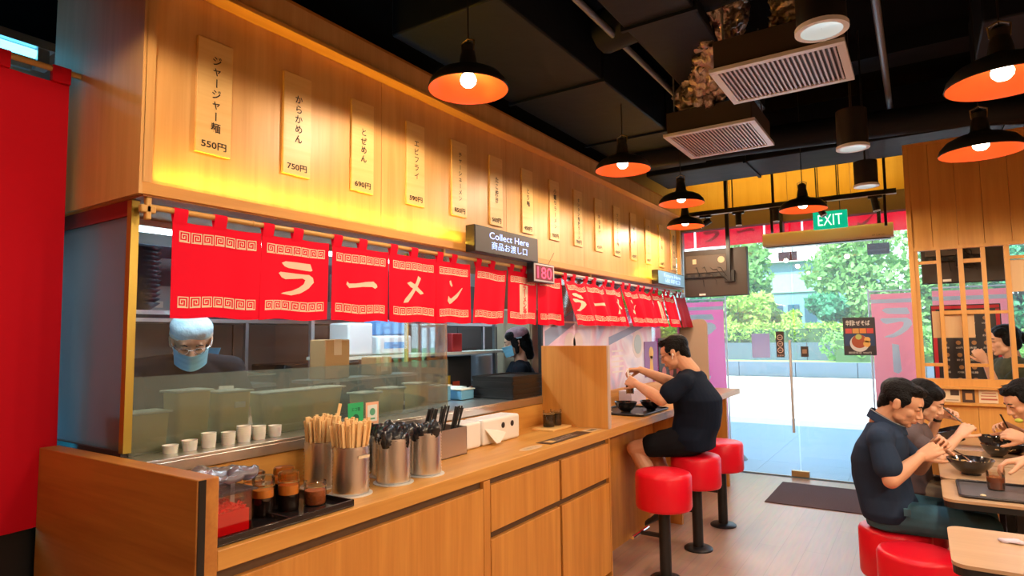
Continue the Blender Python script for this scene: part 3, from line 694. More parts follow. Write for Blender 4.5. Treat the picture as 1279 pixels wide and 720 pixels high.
mb.build('dish_print', mat('dish_red', (.5, .12, .12), .5), p3)

# LED signs --------------------------------------------------------------------
M_scr = mat('sign_face', (.055, .04, .038), .5); M_ledb = mat('led_blue', (.3, .45, 1), .5, emit=1.5, ecol=(.30, .46, 1))
def led_sign(y0, y1, z0, z1, l1, l2, label, face=M_scr, x0=-2.15, x1=-2.085):
    t = thing('led_sign', ((x0+x1)/2, (y0+y1)/2, z0), label, 'sign')
    MB().box(x0, x1, y0, y1, z0, z1).build('housing', M_blackp, t, bevel=.003)
    MB().box(x1, x1+.002, y0+.006, y1-.006, z0+.006, z1-.006).build('face', face, t)
    tx = MB(); yc = (y0+y1)/2+.01; h = z1-z0
    put_text(tx, l1, (x1+.0035, yc, z0+h*.70), UY, UZ, .06, .0, width=(y1-y0)*.62, height=h*.26)
    put_text(tx, l2, (x1+.0035, yc, z0+h*.33), UY, UZ, .06, .0, width=(y1-y0)*.56, height=h*.30)
    tx.build('lettering', M_ledb, t)
led_sign(2.80, 3.50, 1.99, 2.145, 'Collect Here', '商品お渡し口', 'brown box sign with glowing blue Collect Here lettering')
led_sign(5.75, 6.55, 1.998, 2.135, 'Return Here', '返却口', 'pale blue lit box sign at the far end of the bulkhead', mat('sign_face_blue', (.18, .36, .5), .4, emit=.25, ecol=(.3, .55, .8)))
nd = thing('number_display', (-2.11, 3.6, 1.85), 'small red digital queue number display hanging below the bulkhead', 'display')
MB().box(-2.15, -2.10, 3.46, 3.74, 1.862, 1.992).build('housing', M_blackp, nd, bevel=.003)
MB().box(-2.10, -2.097, 3.468, 3.732, 1.868, 1.986).build('bezel', mat('bezel_grey', (.5, .45, .45), .4), nd)
MB().box(-2.097, -2.0955, 3.482, 3.718, 1.878, 1.976).build('screen', mat('screen_dark', (.03, .0, .006), .6, emit=.25, ecol=(.6, .0, .05)), nd)
mb = MB(); put_text(mb, '180', (-2.0945, 3.60, 1.927), UY, UZ, .1, .0, width=.19, height=.078); mb.build('digits', mat('digit_red', (1, .05, .1), .5, emit=1.0, ecol=(1, .03, .12)), nd)
MB().tube([(-2.13, 3.7, 1.99), (-2.10, 3.74, 2.08)], .0015, 6).build('aerial', M_black, nd)

# ================================================================== SHOPFRONT (y = 7.17)
YS = 7.17
sf = thing('shopfront', (0, YS, 0), None, None); struct(sf); sf.name = 'window_2'
for (a, b) in ((-2.28, -1.13), (-1.11, -.02), (0, 1.1), (1.12, 2.2), (2.22, 3.3)):
    MB().box(a, b, YS-.006, YS+.006, .01, 2.78).build('pane', M_shop, sf)
M_fr = mat('grey_frame', (.35, .37, .4), .4, .5)
MB().box(-2.3, 3.3, YS-.02, YS+.02, 0, .012).build('threshold', M_fr, sf)
MB().box(-2.32, -2.28, YS-.04, YS+.04, 0, 2.78).build('jamb', M_fr, sf)
# wooden header above the glass, panels
M_yel = wood('yellow_header', (.74, .42, .05), (.66, .35, .03))
hd = struct(thing('wall_back', (0, YS, 2.78), None, None))
xs = -2.32
while xs < 3.2:
    MB().box(xs+.002, xs+.598, YS-.05, YS+.05, 2.715, 3.56).build('panel', M_yel, hd); xs += .6
MB().box(-2.32, 3.3, YS-.075, YS+.05, 2.70, 2.90).build('lintel', mat('lintel_brown', (.16, .085, .035), .6), hd)
MB().box(-2.32, 3.3, YS-.30, YS-.25, 2.905, 2.99).build('cove_rail', mat('cove', (.06, .04, .03), .6), hd) if False else None
add_light('AREA', (-1.1, YS-.62, 3.30), 10, (1, .66, .12), 2.2, rot=(R(55), 0, 0), sizey=.03, name='cove_glow')
lb = thing('cove_light_bar', (-1.1, YS-.62, 3.32), 'black linear lamp housing close under the ceiling, washing the yellow header panels', 'lamp')
MB().box(-2.2, 0, YS-.66, YS-.58, 3.305, 3.34).build('housing', M_black, lb)
# door hardware
dh = thing('door_pull', (-1.117, YS-.06, .95), 'long vertical steel pull bar on the glass entrance door', 'door handle')
MB().tube([(-1.16, YS-.07, .47), (-1.16, YS-.07, 1.435)], .014, 12).build('bar', mat('brushed_bar', (.62, .64, .70), .5, .2), dh, smooth=True)
for z in (.6, 1.3): MB().tube([(-1.16, YS-.07, z), (-1.16, YS-.006, z)], .009, 8).build('standoff', M_chrome, dh, smooth=True)
dp = thing('door_patch', (-1.12, YS, .0), 'small brass patch fitting at the foot of the glass door', 'fitting')
MB().box(-1.21, -1.04, YS-.03, YS+.03, .012, .07).build('cover', mat('brass_patch', (.55, .36, .16), .35, .7), dp, bevel=.004)
# posters on the glass
def fl_poster(name, x0, x1, z0, z1, m, label, y=YS-.012):
    t = thing(name, ((x0+x1)/2, y, z0), label, 'poster'); MB().box(x0, x1, y-.003, y+.003, z0, z1).build('sheet', m, t); return t
M_dkp = mat('poster_dark', (.045, .04, .06), .4)
p = fl_poster('ramen_poster', -.66, -.375, 1.275, 1.655, M_dkp, 'dark ramen poster with a large bowl picture on the entrance glass')
yq = YS-.0165
def disc(mb, x, z, r, y=yq): mb.lathe([(r, 0), (r, .0012)], (x, y, z), 24, axis=(0, -1, 0))
MB().box(-.65, -.385, yq, yq+.001, 1.37, 1.49).build('blue_ground', mat('poster_navy', (.03, .07, .2), .5), p)
m = MB(); disc(m, -.52, 1.395, .085); m.build('bowl_print', mat('bowl_w', (.75, .78, .85), .5), p)
m = MB(); disc(m, -.52, 1.415, .068, yq-.001); m.build('broth_print', mat('broth_r', (.45, .10, .05), .5), p)
m = MB(); disc(m, -.455, 1.39, .032, yq-.002); disc(m, -.45, 1.43, .028, yq-.002); m.build('egg_print', mat('egg_y', (.85, .5, .15), .5), p)
m = MB(); disc(m, -.525, 1.46, .028, yq-.002); m.build('greens_print', mat('greens_p', (.5, .62, .2), .5), p)
for k, c in enumerate(((.7, .12, .12), (.75, .4, .12), (.8, .3, .08), (.7, .08, .08))): MB().box(-.64+k*.063, -.64+k*.063+.058, yq, yq+.001, 1.495, 1.545).build('dish_tile', mat('tile%d' % k, c, .5), p)
m = MB(); put_text(m, 'まぜそば', (-.50, yq, 1.60), UX, UZ, .06, .02, width=.16, height=.05); put_text(m, '辛麺', (-.60, yq, 1.60), UX, UZ, .06, .02, width=.07, height=.06); m.build('lettering', mat('poster_white', (.8, .8, .85), .5), p)
m = MB(); put_text(m, '期間限定 990円', (-.52, yq, 1.30), UX, UZ, .06, .0, width=.2, height=.022); m.build('small_lettering', mat('poster_white', (.8, .8, .85), .5), p)
fl_poster('pale_notice', -1.555, -1.37, 1.245, 1.505, cloth('notice_lilac', (.66, .66, .86), .5), 'pale lilac notice sheet on the glass, left of the door bar')
p = fl_poster('hours_sticker', -1.305, -1.225, 1.25, 1.525, mat('sticker_dark', (.06, .04, .04), .5), 'tall dark sticker with three round emblems on the glass')
m = MB()
for k in range(3): 
    for q in range(20):
        a0, a1 = 2*math.pi*q/20, 2*math.pi*(q+1)/20; cz = 1.325+k*.068
        m.add([(-1.265+r*math.cos(a), yq, cz+r*math.sin(a)) for r, a in ((.03, a0), (.03, a1), (.022, a1), (.022, a0))], [(0, 1, 2, 3)])
    m.box(-1.28, -1.25, yq, yq+.001, 1.322+k*.068, 1.328+k*.068)
m.build('emblem', mat('emblem_pink', (.75, .55, .5), .5), p)
m = MB(); put_text(m, '営業中', (-1.265, yq, 1.268), UX, UZ, .05, 0, width=.06, height=.02); m.build('lettering', mat('emblem_pink', (.75, .55, .5), .5), p)
p = fl_poster('card_sticker', -1.065, -.992, 1.255, 1.365, mat('sticker_dark', (.06, .04, .04), .5), 'small dark square sticker right of the door bar')
MB().box(-1.05, -1.007, yq, yq+.001, 1.29, 1.335).build('print', mat('sticker_tan', (.4, .25, .18), .5), p)
# entrance mat
em = thing('entrance_mat', (-.9, 6.4, 0), 'brown rectangular entrance mat lying inside the glass door', 'mat')
MB().box(-1.25, -.15, 5.98, 6.86, 0, .008).build('pile', mat('mat_brown', (.105, .06, .065), .95, bump=.6, bscale=120), em, bevel=.004)
# air curtain
ac = thing('air_curtain', (-.77, 7.0, 2.45), 'long beige air curtain unit mounted above the entrance door', 'air curtain')
MB().loft([((-1.345, 6.98, 2.487), (0, .085, 0), (0, 0, .072)), ((-.165, 6.98, 2.487), (0, .085, 0), (0, 0, .072))], 24, 5).build('casing', mat('beige_casing', (.80, .60, .36), .4), ac, smooth=True)
MB().box(-1.32, -.19, 6.93, 7.03, 2.406, 2.414).build('outlet_grille', M_black, ac)
m = MB(); put_text(m, 'AIR CURTAIN', (-.29, 6.893, 2.442), UX, UZ, .03, 0, width=.11, height=.014); m.build('lettering', mat('grey_ink', (.25, .18, .12), .5), ac)
for x in (-1.2, -.3): MB().box(x, x+.03, 7.05, 7.17, 2.46, 2.80).build('mount_bracket', M_black, ac)
# exit sign
ex = thing('exit_sign', (-.67, 6.6, 2.475), 'green hanging EXIT sign box above the entrance', 'sign')
MB().box(-.815, -.52, 6.585, 6.615, 2.50, 2.67).build('box', mat('exit_green', (0, .42, .22), .4, emit=.35, ecol=(0, .75, .42)), ex, bevel=.004)
m = MB(); put_text(m, 'EXIT', (-.667, 6.582, 2.585), UX, UZ, .1, .0, width=.21, height=.105); m.build('lettering', mat('exit_white', (.7, 1, .85), .5, emit=.8, ecol=(.7, 1, .85)), ex)
for x in (-.76, -.58): MB().bar((x, 6.6, 2.67), (x, 6.6, 3.55), .008).build('hanger', M_black, ex)
# tan board standing at the end of the counter
tb = thing('tan_board', (-2.1, 6.8, .93), 'tall plain tan board with rounded shoulders at the far end of the counter', 'board')
MB().prism([(-.155, 0), (.155, 0), (.155, .68), (.145, .71), (.12, .735), (.05, .742), (0, .73), (-.05, .742), (-.12, .74), (-.155, .72)], (-2.10, 6.84, .932), (1, 0, 0), UZ, -.02).build('board', mat('tan_paper', (.50, .37, .28), .6), tb)

# ================================================================== EXTERIOR
M_walk = mat('walkway_tile', (.16, .32, .44), .4, var=.04, vscale=.6)
gr = struct(thing('ground', (0, 15, -.06), None, None))
for i in range(12):
    for j in range(5): MB().box(-7+i*.9+.0012, -6.1+i*.9-.0012, 7.12+j*.8+.0012, 7.92+j*.8-.0012, -.05, -.002).build('tile', M_walk, gr)
MB().box(-16, 10, 7.12, 11.2, -.08, -.02).build('bed', mat('grout', (.3, .31, .32), .9), gr)
M_pave = mat('sunlit_paving', (.74, .72, .68), .8, var=.05, vscale=.8)
MB().box(-22, 14, 11.15, 23.4, -.08, -.004).build('paving', M_pave, gr)
MB().box(-60, 60, 23.4, 90, -.1, -.02).build('soil', mat('grass_ground', (.16, .30, .06), .9, var=.3, vscale=.5), gr)
cn = struct(thing('canopy', (0, 9, 3.4), None, None))
MB().box(-9, 9, 7.25, 7.72, 3.3, 3.42).build('slab', mat('canopy_soffit', (.55, .57, .6), .7), cn)
MB().box(-16, 9, 6.9, 7.3, 3.7, 7.6).build('upper_facade', mat('facade_grey', (.5, .5, .5), .7), cn)
MB().box(-16, -6.9, 7.12, 7.3, 0, 3.6).build('mall_wall', M_wallr, cn)
# planter, hedges, grass
pl = thing('planter_wall', (-3, 24, 0), 'low pale blue-grey planter wall running across the plaza', 'planter')
M_pw = mat('planter_stone', (.07, .115, .16), .7, var=.08)
for k in range(14): MB().box(-17+k*1.9, -17+k*1.9+1.88, 23.6, 24.0, 0, .5).build('block', M_pw, pl)
for k in range(14): MB().box(-17+k*1.9, -17+k*1.9+1.88, 26.4, 26.8, 0, 1.15).build('upper_block', M_pw, pl)
gb = tag(MB().box(-17, 9.5, 24.0, 26.4, .2, .46).build('grass_bed', mat('bed_grass', (.30, .46, .10), .9, bump=.5, bscale=8, var=.3, vscale=3)), 'strip of sunlit grass between the planter walls', 'grass', kind='stuff')
def leafmat(name, c, c2):
    m = bpy.data.materials.new(name); m.use_nodes = True; nt = m.node_tree; n = nt.nodes; L = nt.links; b = n['Principled BSDF']; out = [x for x in n if x.type == 'OUTPUT_MATERIAL'][0]
    tc = n.new('ShaderNodeTexCoord'); nz = n.new('ShaderNodeTexNoise'); nz.inputs['Scale'].default_value = 1.6; L.new(tc.outputs['Object'], nz.inputs['Vector'])
    mx = n.new('ShaderNodeMix'); mx.data_type = 'RGBA'; L.new(nz.outputs['Fac'], mx.inputs[0]); mx.inputs[6].default_value = tuple(c)+(1,); mx.inputs[7].default_value = tuple(c2)+(1,)
    L.new(mx.outputs[2], b.inputs['Base Color']); b.inputs['Roughness'].default_value = .6
    tl = n.new('ShaderNodeBsdfTranslucent'); L.new(mx.outputs[2], tl.inputs[0]); ms = n.new('ShaderNodeMixShader'); ms.inputs[0].default_value = .35
    L.new(b.outputs[0], ms.inputs[1]); L.new(tl.outputs[0], ms.inputs[2]); L.new(ms.outputs[0], out.inputs[0]); return m
M_lf = [leafmat('leaf_lime', (.30, .52, .08), (.46, .66, .12)), leafmat('leaf_teal', (.04, .26, .14), (.10, .42, .2)), leafmat('leaf_mid', (.14, .38, .10), (.28, .52, .14))]
M_bark = mat('bark', (.16, .12, .09), .9, bump=.6, bscale=20)
def leaves(rng, blobs, n, size):
    # leaf quads scattered in ellipsoid shells; returns verts, faces
    out = np.zeros((n*4, 3)); w = np.array([b[3]*b[4]*b[5] for b in blobs])**.67; w /= w.sum()
    idx = rng.choice(len(blobs), n, p=w); B = np.array(blobs)[idx]
    d = rng.normal(size=(n, 3)); d /= np.linalg.norm(d, axis=1)[:, None]; r = rng.uniform(.55, 1.0, (n, 1))**.5
    c = B[:, :3]+d*r*B[:, 3:6]
    u = rng.normal(size=(n, 3)); u /= np.linalg.norm(u, axis=1)[:, None]; v = np.cross(u, d+.4*rng.normal(size=(n, 3))); v /= np.linalg.norm(v, axis=1)[:, None]+1e-9
    s = size*rng.uniform(.6, 1.3, (n, 1))
    out[0::4] = c-u*s; out[1::4] = c+v*s*.5; out[2::4] = c+u*s; out[3::4] = c-v*s*.5
    return out
def foliage(name, pts, m, parent):
    off = wloc(parent); n = len(pts)//4; me = bpy.data.meshes.new(name)
    me.from_pydata([tuple(p) for p in (pts-np.array(off))], [], [(4*i, 4*i+1, 4*i+2, 4*i+3) for i in range(n)]); me.materials.append(m)
    return link_mesh(me, name, parent)
def tree(x, y, h, r, m, label, seed, n=5200, low=.25):
    rng = np.random.default_rng(seed); t = thing('plaza_tree', (x, y, 0), label, 'tree', 'trees beyond the plaza')
    blobs = []
    for k in range(16):
        a = rng.uniform(0, 6.28); q = rng.uniform(0, 1); rr = r*.62*math.sqrt(rng.uniform(0, 1))*(1-.35*q)
        s = r*rng.uniform(.32, .52); blobs.append((x+rr*math.cos(a), y+rr*math.sin(a), h*(low+(1-low)*q*.9)+s*.1, s, s, s*.75))
    tr = MB(); tr.tube([(x, y, 0), (x+.1, y, h*.3), (x-.05, y+.05, h*.6)], [.22, .16, .08], 10)
    for b in blobs[:7]: tr.tube([(x, y, h*.3), ((x+b[0])/2, (y+b[1])/2, (h*.3+b[2])/2+.2), b[:3]], [.09, .06, .03], 6)
    tr.build('trunk', M_bark, t, smooth=True)
    foliage('crown', leaves(rng, blobs, n, .16), m, t)
def hedge(x0, x1, y, z0, z1, m, label, seed):
    rng = np.random.default_rng(seed); t = thing('hedge', ((x0+x1)/2, y, z0), label, 'hedge', 'hedges behind the planter wall')
    bl = []; x = x0
    while x < x1: bl.append((x, y+rng.uniform(-.2, .2), (z0+z1)/2+rng.uniform(-.05, .1), .6, .5, (z1-z0)*.55)); x += .45
    foliage('foliage', leaves(rng, bl, 5000, .09), m, t)
    MB().box(x0, x1, y-.25, y+.25, z0-.3, z1-.25).build('twigs', mat('twig', (.05, .12, .04), .9), t)
hedge(-14, -1.0, 27.4, 1.1, 1.95, M_lf[0], 'long clipped lime green hedge behind the planter wall', 3)
hedge(-2.6, 4, 25.4, .5, 1.5, M_lf[2], 'softer green hedge standing in the grass strip', 4)
hedge(-16, -8, 25.2, .5, 1.2, M_lf[2], 'low green hedge in the planter seen past the pink banner', 5)
tree(-7.2, 31, 6.0, 2.3, M_lf[2], 'bright green tree left of the grey building, beyond the hanging screen', 11)
tree(-6.4, 29.4, 3.2, 1.3, M_lf[0], 'small lime green tree in front of the dark bushes', 12, 3500)
tree(-9.6, 33, 5.2, 2.6, M_lf[1], 'dark teal tree farthest left', 13)
tree(-1.9, 32, 6.6, 2.9, M_lf[2], 'large broad green tree behind the ramen poster', 14, 7000)
tree(-3.2, 29.8, 3.0, 1.2, M_lf[1], 'dark green bushy tree low beside the grey building', 15, 3500)
tree(.8, 31, 4.6, 2.2, M_lf[2], 'green tree behind the right pink banner', 16)
tree(-4.9, 30.2, 2.5, .8, M_lf[0], 'little lime bush just left of the grey building', 17, 2200)
tree(3.6, 33, 6.2, 2.6, M_lf[1], 'dark tree right of the lattice partition', 18)
tree(-12.8, 32, 6.2, 2.8, M_lf[2], 'green tree seen over the side window', 19)
bd = thing('far_building', (-4.3, 44, 0), 'blue-grey building with white roof band behind the trees', 'building')
M_bl = mat('building_blue', (.16, .30, .40), .6); M_bw = mat('building_white', (.8, .82, .84), .6)
MB().box(-9.5, -2.2, 44, 52, 0, 6.2).build('wall', M_bl, bd); MB().box(-9.8, -1.9, 43.6, 52.3, 6.2, 7.2).build('roof_band', M_bw, bd)
MB().box(-9.5, -2.2, 43.9, 44, 4.2, 5.4).build('green_band', mat('building_green', (.28, .5, .42), .6), bd)
for k in range(7): MB().box(-9.2+k, -8.5+k, 43.92, 43.99, 1.2, 3.4).build('window', mat('building_glass', (.04, .1, .16), .1), bd)
# hanging signs outside
for (x0, x1, z0, z1, c, l) in ((-1.32, -1.123, 2.33, 2.432, (.35, .09, .05), 'brown hanging sign outside, left end of the air curtain'), (-.43, -.225, 2.33, 2.449, (.06, .09, .13), 'dark hanging sign outside, right end of the air curtain')):
    t = thing('hanging_sign', ((x0+x1)/2, 7.61, z0), l, 'sign'); MB().box(x0, x1, 7.60, 7.62, z0, z1).build('board', mat('hs%.2f' % x0, c, .5), t)
    for x in (x0+.05, x1-.05): MB().bar((x, 7.61, z1), (x, 7.61, 3.3), .008).build('hanger', M_black, t)
# outside noren over the entrance
M_pink = cloth('pink_noren', (1, .035, .14), .75)
for i in range(9):
    x0 = -2.60+i*.395
    t = thing('entrance_noren', (x0+.19, 7.42, 2.5), 'red curtain panel outside above the glass front, %s' % ['first from the left', 'second from the left', 'third from the left', 'fourth, left of the EXIT sign', 'fifth, behind the EXIT sign', 'sixth, above the air curtain middle', 'seventh, right end of the air curtain', 'eighth, beside the lattice partition', 'hidden mostly by the partition'][i], 'curtain', 'red curtains over the entrance')
    mb = MB(); n = 12; vs = []
    for sd in (-.001, .001):
        for j in range(7):
            for k in range(n+1): vs.append((x0+.375*k/n, 7.42+.008*math.sin(k*.9+i)*j/6+sd, 2.94-j/6*.40))
    N = 7*(n+1); fs = []
    for j in range(6):
        for k in range(n): a = j*(n+1)+k; fs += [(a, a+1, a+n+2, a+n+1), (N+a, N+a+n+1, N+a+n+2, N+a+1)]
    mb.add(vs, fs); mb.build('cloth', M_pink, t, smooth=True)
    ch = [None, 'ra', 'bar', None, 'me', 'n', None, 'ra', None][i]
    if ch:
        k_ = MB(); strokes(k_, KANA[ch], lambda x, y: V((x0+.08+x*.21, 7.408, 2.60+y*.19))); k_.build('character', mat('deep_red_print', (.55, .0, .03), .7), t)
tag(MB().tube([(-2.7, 7.42, 2.945), (3.2, 7.42, 2.945)], .012, 8).build('outside_rod', M_bamboo, smooth=True), 'thin rod carrying the red curtains outside the entrance', 'rod')
# banner flags
M_bpink = cloth('banner_pink', (1, .40, .42), .6); M_bmag = cloth('banner_magenta', (1, .30, .58), .6); M_bprint = mat('banner_print', (.90, .97, 1), .7)
def banner(x0, x1, y, z0, z1, m, chars, label, pole='l', wob=.02):
    t = thing('banner_flag', ((x0+x1)/2, y, 0), label, 'banner', 'tall pink banners outside')
    w = x1-x0; h = z1-z0
    def F(u, v, off=0): return V((x0+u*w, y+wob*math.sin(u*4+v*5)+off, z1-v*h))
    nx, ny = 10, 30; mb = MB(); vs = []
    for sd in (0, .002): vs += [F(i/nx, j/ny, sd) for j in range(ny+1) for i in range(nx+1)]
    N = (nx+1)*(ny+1); fs = []
    for j in range(ny):
        for i in range(nx): a = j*(nx+1)+i; fs += [(a, a+1, a+nx+2, a+nx+1), (N+a, N+a+nx+1, N+a+nx+2, N+a+1)]
    mb.add(vs, fs); mb.build('cloth', m, t, smooth=True)
    grid = MB(); grid_sub([(.0, 1, .035, .06)], lambda u, v: F(u, v, -.004), grid, .05); grid.build('stripe', M_bprint, t)
    k_ = MB(); n = len(chars); ph = (h-.2)/n/h
    for q, c in enumerate(chars):
        if c == 'barv': polys = [[(.36, .98), (.56, .94), (.60, .1), (.50, .0), (.36, .06)]]
        else: polys = KANA[c]
        strokes(k_, polys, lambda x, y, q=q: F(.14+.72*x, .09+q*ph+(1-y)*ph*.86, -.005))
    k_.build('characters', M_bprint, t)
    px = x0-.02 if pole == 'l' else x1+.02
    MB().tube([(px, y, .04), (px, y, z1+.06)], .011, 8).tube([(px, y, z1+.03), (x1 if pole == 'l' else x0, y, z1+.03)], .008, 8).build('pole', M_white, t, smooth=True)
    MB().cyl((px, y, 0), .19, .05, 24, .15).build('base', M_black, t, smooth=True)
banner(-2.62, -2.02, 7.85, .22, 1.91, M_bmag, ['ra', 'barv', 'me', 'n'], 'magenta banner with pale characters outside, behind the tan board', 'r')
banner(-.46, .0, 8.2, .15, 1.94, M_bpink, ['ra', 'barv', 'me', 'n'], 'pink banner with large pale characters outside, left of the lattice partition', 'l')
banner(.12, .74, 7.9, .2, 1.93, M_bpink, ['bar', 'ra', 'me'], 'pink banner outside, seen through the left lattice openings', 'r')
banner(1.0, 1.5, 8.5, .2, 1.95, M_bpink, ['ra', 'barv', 'me', 'n'], 'pink banner outside, seen through the right lattice openings', 'l')
banner(-3.6, -3.1, 8.6, .2, 1.85, M_bmag, ['ra', 'barv', 'me', 'n'], 'magenta banner outside the side window, farthest left', 'l')

# ================================================================== LATTICE PARTITION (y = 5.62)
YP = 5.62
lp = struct(thing('wall_partition', (1.0, YP, 0), None, None))
# boards above
x = -.045; k = 0
MB().box(-.045, -.012, YP, YP+.05, 0, 2.95).build('stile', M_part, lp, bevel=.002)
x = -.012; ws = [.125, .157, .155, .157, .155, .157, .155, .157, .155, .157, .3, .3, .3, .3, .3]
for w_ in ws:
    MB().box(x+.001, x+w_-.001, YP+.004+.0015*(k % 2), YP+.03, 2.14, 2.93).build('board', M_part, lp, bevel=.0015); x += w_; k += 1
MB().box(-.012, 3.3, YP+.03, YP+.047, 2.14, 2.93).build('backing', M_part, lp)  # added to stop light leaking between the boards
MB().box(-.012, 3.3, YP, YP+.05, 2.115, 2.14).build('rail', M_part, lp); MB().box(-.012, 3.3, YP, YP+.05, 2.93, 2.95).build('rail', M_part, lp)
MB().box(-.012, 3.3, YP, YP+.05, 1.10, 1.154).build('rail', M_part, lp)
bars = [(-.012, .014), (.128, .155), (.259, .291), (.396, .423), (.529, .560), (.70, .73), (.86, .89), (1.0, 1.03), (1.16, 1.19), (1.30, 3.3)]
for a, b in bars: MB().box(a, b, YP+.005, YP+.045, 1.154, 2.115).build('bar', M_part, lp, bevel=.0015)
hz = [(0, 2.012, 2.036), (2, 2.005, 2.035), (4, 2.014, 2.037), (1, 1.627, 1.657), (2, 1.627, 1.657), (3, 1.626, 1.649), (0, 1.243, 1.267), (2, 1.243, 1.267), (4, 1.243, 1.267), (5, 1.7, 1.73), (6, 2.0, 2.03), (6, 1.4, 1.43), (7, 1.62, 1.65)]
for c, a, b in hz: MB().box(bars[c][1], bars[c+1][0], YP+.01, YP+.04, a, b).build('rail', M_part, lp, bevel=.0015)
MB().box(.079, .334, YP+.05, YP+.062, 1.455, 1.655).build('tan_panel', M_tan, lp); MB().box(.560, .72, YP+.05, YP+.062, 1.78, 2.01).build('tan_panel', M_tan, lp)
# wainscot below
MB().box(-.02, 3.3, YP-.06, YP+.05, 1.085, 1.10).build('cap', M_part, lp)
MB().box(-.02, 3.3, YP-.01, YP+.05, .985, 1.085).build('card_rail', M_part, lp)
MB().box(-.02, 3.3, YP-.035, YP+.05, .965, .985).build('ledge', M_part, lp, bevel=.002)
x = -.012
for w_ in [.33]*10: MB().box(x+.001, x+w_-.001, YP, YP+.04, 0, .965).build('lower_board', M_part, lp); x += w_
def card(x0, x1, z0, z1, label, m, prints):
    t = thing('menu_card', ((x0+x1)/2, YP-.015, z0), label, 'card', 'small cards along the partition ledge'); MB().box(x0, x1, YP-.016, YP-.011, z0, z1).build('paper', m, t)
    for (a, b, c, d, mm) in prints: MB().box(x0+(x1-x0)*a, x0+(x1-x0)*b, YP-.0172, YP-.016, z0+(z1-z0)*c, z0+(z1-z0)*d).build('print', mm, t)
M_pap = mat('paper', (.78, .64, .45), .7); M_dk = mat('photo_dark', (.06, .03, .02), .5); M_rd = mat('line_red', (.5, .12, .07), .6)
card(.12, .215, .988, 1.082, 'pale card with a small dark photo, left on the partition ledge', M_pap, [(.4, .95, .5, .92, M_dk), (.1, .9, .1, .18, mat('line_grey', (.4, .3, .2), .6))])
card(.228, .302, .988, 1.082, 'card with a dark bowl photo, middle of the partition ledge', M_dk, [(.25, .8, .2, .7, mat('bowl_photo', (.6, .3, .1), .5))])
card(.325, .435, .988, 1.082, 'pale card with dark red text lines, right on the partition ledge', M_pap, [(.15, .9, .72, .78, M_rd), (.1, .9, .5, .56, M_rd), (.1, .95, .22, .34, M_rd)])
# menu stand seen through the lattice
kb = thing('menu_stand', (.34, 6.95, 0), 'dark illuminated menu stand with red border behind the lattice', 'menu stand')
MB().box(.085, .60, 6.93, 6.97, .3, 1.745).build('panel', mat('menu_dark', (.03, .022, .025), .4), kb, bevel=.004); MB().box(.10, .58, 6.9, 7.0, 0, .3).build('foot', M_black, kb)
m = MB(); m.box(.095, .590, 6.924, 6.93, 1.708, 1.735); m.box(.095, .125, 6.924, 6.93, .4, 1.70); m.box(.562, .590, 6.924, 6.93, .4, 1.70); m.build('red_border', mat('border_red', (.5, .01, .025), .5, emit=.05, ecol=(.9, .02, .04)), kb)
m = MB(); rr = random.Random(3)
for i in range(7):
    for j in range(4): m.lathe([(.019, 0), (.019, .002)], (.185+j*.1+rr.uniform(-.01, .01), 6.928, 1.62-i*.11), 14, axis=(0, -1, 0))
m.build('dish_pictures', mat('dish_orange', (.42, .2, .07), .5), kb)['kind'] = 'stuff'
m = MB()
for i in range(7):
    for j in range(4): put_text(m, ['拉麺', '餃子', '丼物', '650円', '唐揚', '炒飯'][(i*4+j) % 6], (.185+j*.1, 6.926, 1.575-i*.11), UX, UZ, .03, 0, width=.05, height=.018)
m.build('lettering', mat('menu_white', (.7, .65, .6), .5), kb)
m = MB(); put_text(m, 'MENU', (.33, 6.926, .99), UX, UZ, .06, .0, width=.2, height=.05); m.build('heading', mat('menu_red', (.7, .03, .05), .5), kb)

# ================================================================== TV BACKS
def tv(x0, x1, y, z0, z1, label, poles):
    t = thing('hanging_screen', ((x0+x1)/2, y, z0), label, 'television')
    m_ = mat('tv_back', (.05, .034, .026), .5); xc = (x0+x1)/2; w = x1-x0; h = z1-z0
    MB().box(x0, x1, y, y+.05, z0, z1).build('casing', m_, t, bevel=.004)
    MB().box(x0-.004, x1+.004, y+.048, y+.06, z0-.004, z1+.004).build('bezel', M_black, t)
    MB().box(x0+.03, x0+w*.70, y-.03, y, z0+h*.50, z0+h*.88).build('electronics_box', mat('tv_back2', (.10, .07, .05), .5), t, bevel=.004)
    MB().box(x0+.02, x0+w*.72, y-.035, y, z0+h*.40, z0+h*.49).build('wall_rail', M_black, t)
    for k in range(5): MB().box(x0+.05+k*w*.12, x0+.05+k*w*.12+.03, y-.038, y-.034, z0+h*.42, z0+h*.47).build('slot', m_, t)
    MB().box(x0+w*.16, x0+w*.22, y-.034, y-.029, z0+h*.70, z0+h*.80).build('label', mat('tv_label', (.65, .5, .3), .6), t)
    MB().lathe([(.035, 0), (.035, .006)], (x0+w*.62, y-.03, z0+h*.76), 18, axis=(0, -1, 0)).build('round_label', mat('tv_label', (.65, .5, .3), .6), t)
    MB().box(x0+w*.24, x0+w*.34, y-.006, y, z0+.01, z0+.03).build('label', M_white, t)
    rr = random.Random(int(x0*100))
    for k in range(4):
        pts = [(x0+w*(.2+.12*k), y-.03, z0+h*.6)]
        for q in range(5): pts.append((pts[-1][0]+rr.uniform(.0, .05), y-.035-rr.uniform(0, .02), z0+h*(.6-.09*q+rr.uniform(-.05, .05))))
        MB().tube(pts, .0035, 6).build('cable', M_blackp, t, smooth=True)
    for px in poles:
        MB().box(px-.018, px+.018, y-.055, y-.02, z0+h*.3, 3.56).build('pole', M_black, t)
        MB().box(px-.05, px+.05, y-.04, y, z0+h*.28, z0+h*.52).build('bracket', M_black, t)
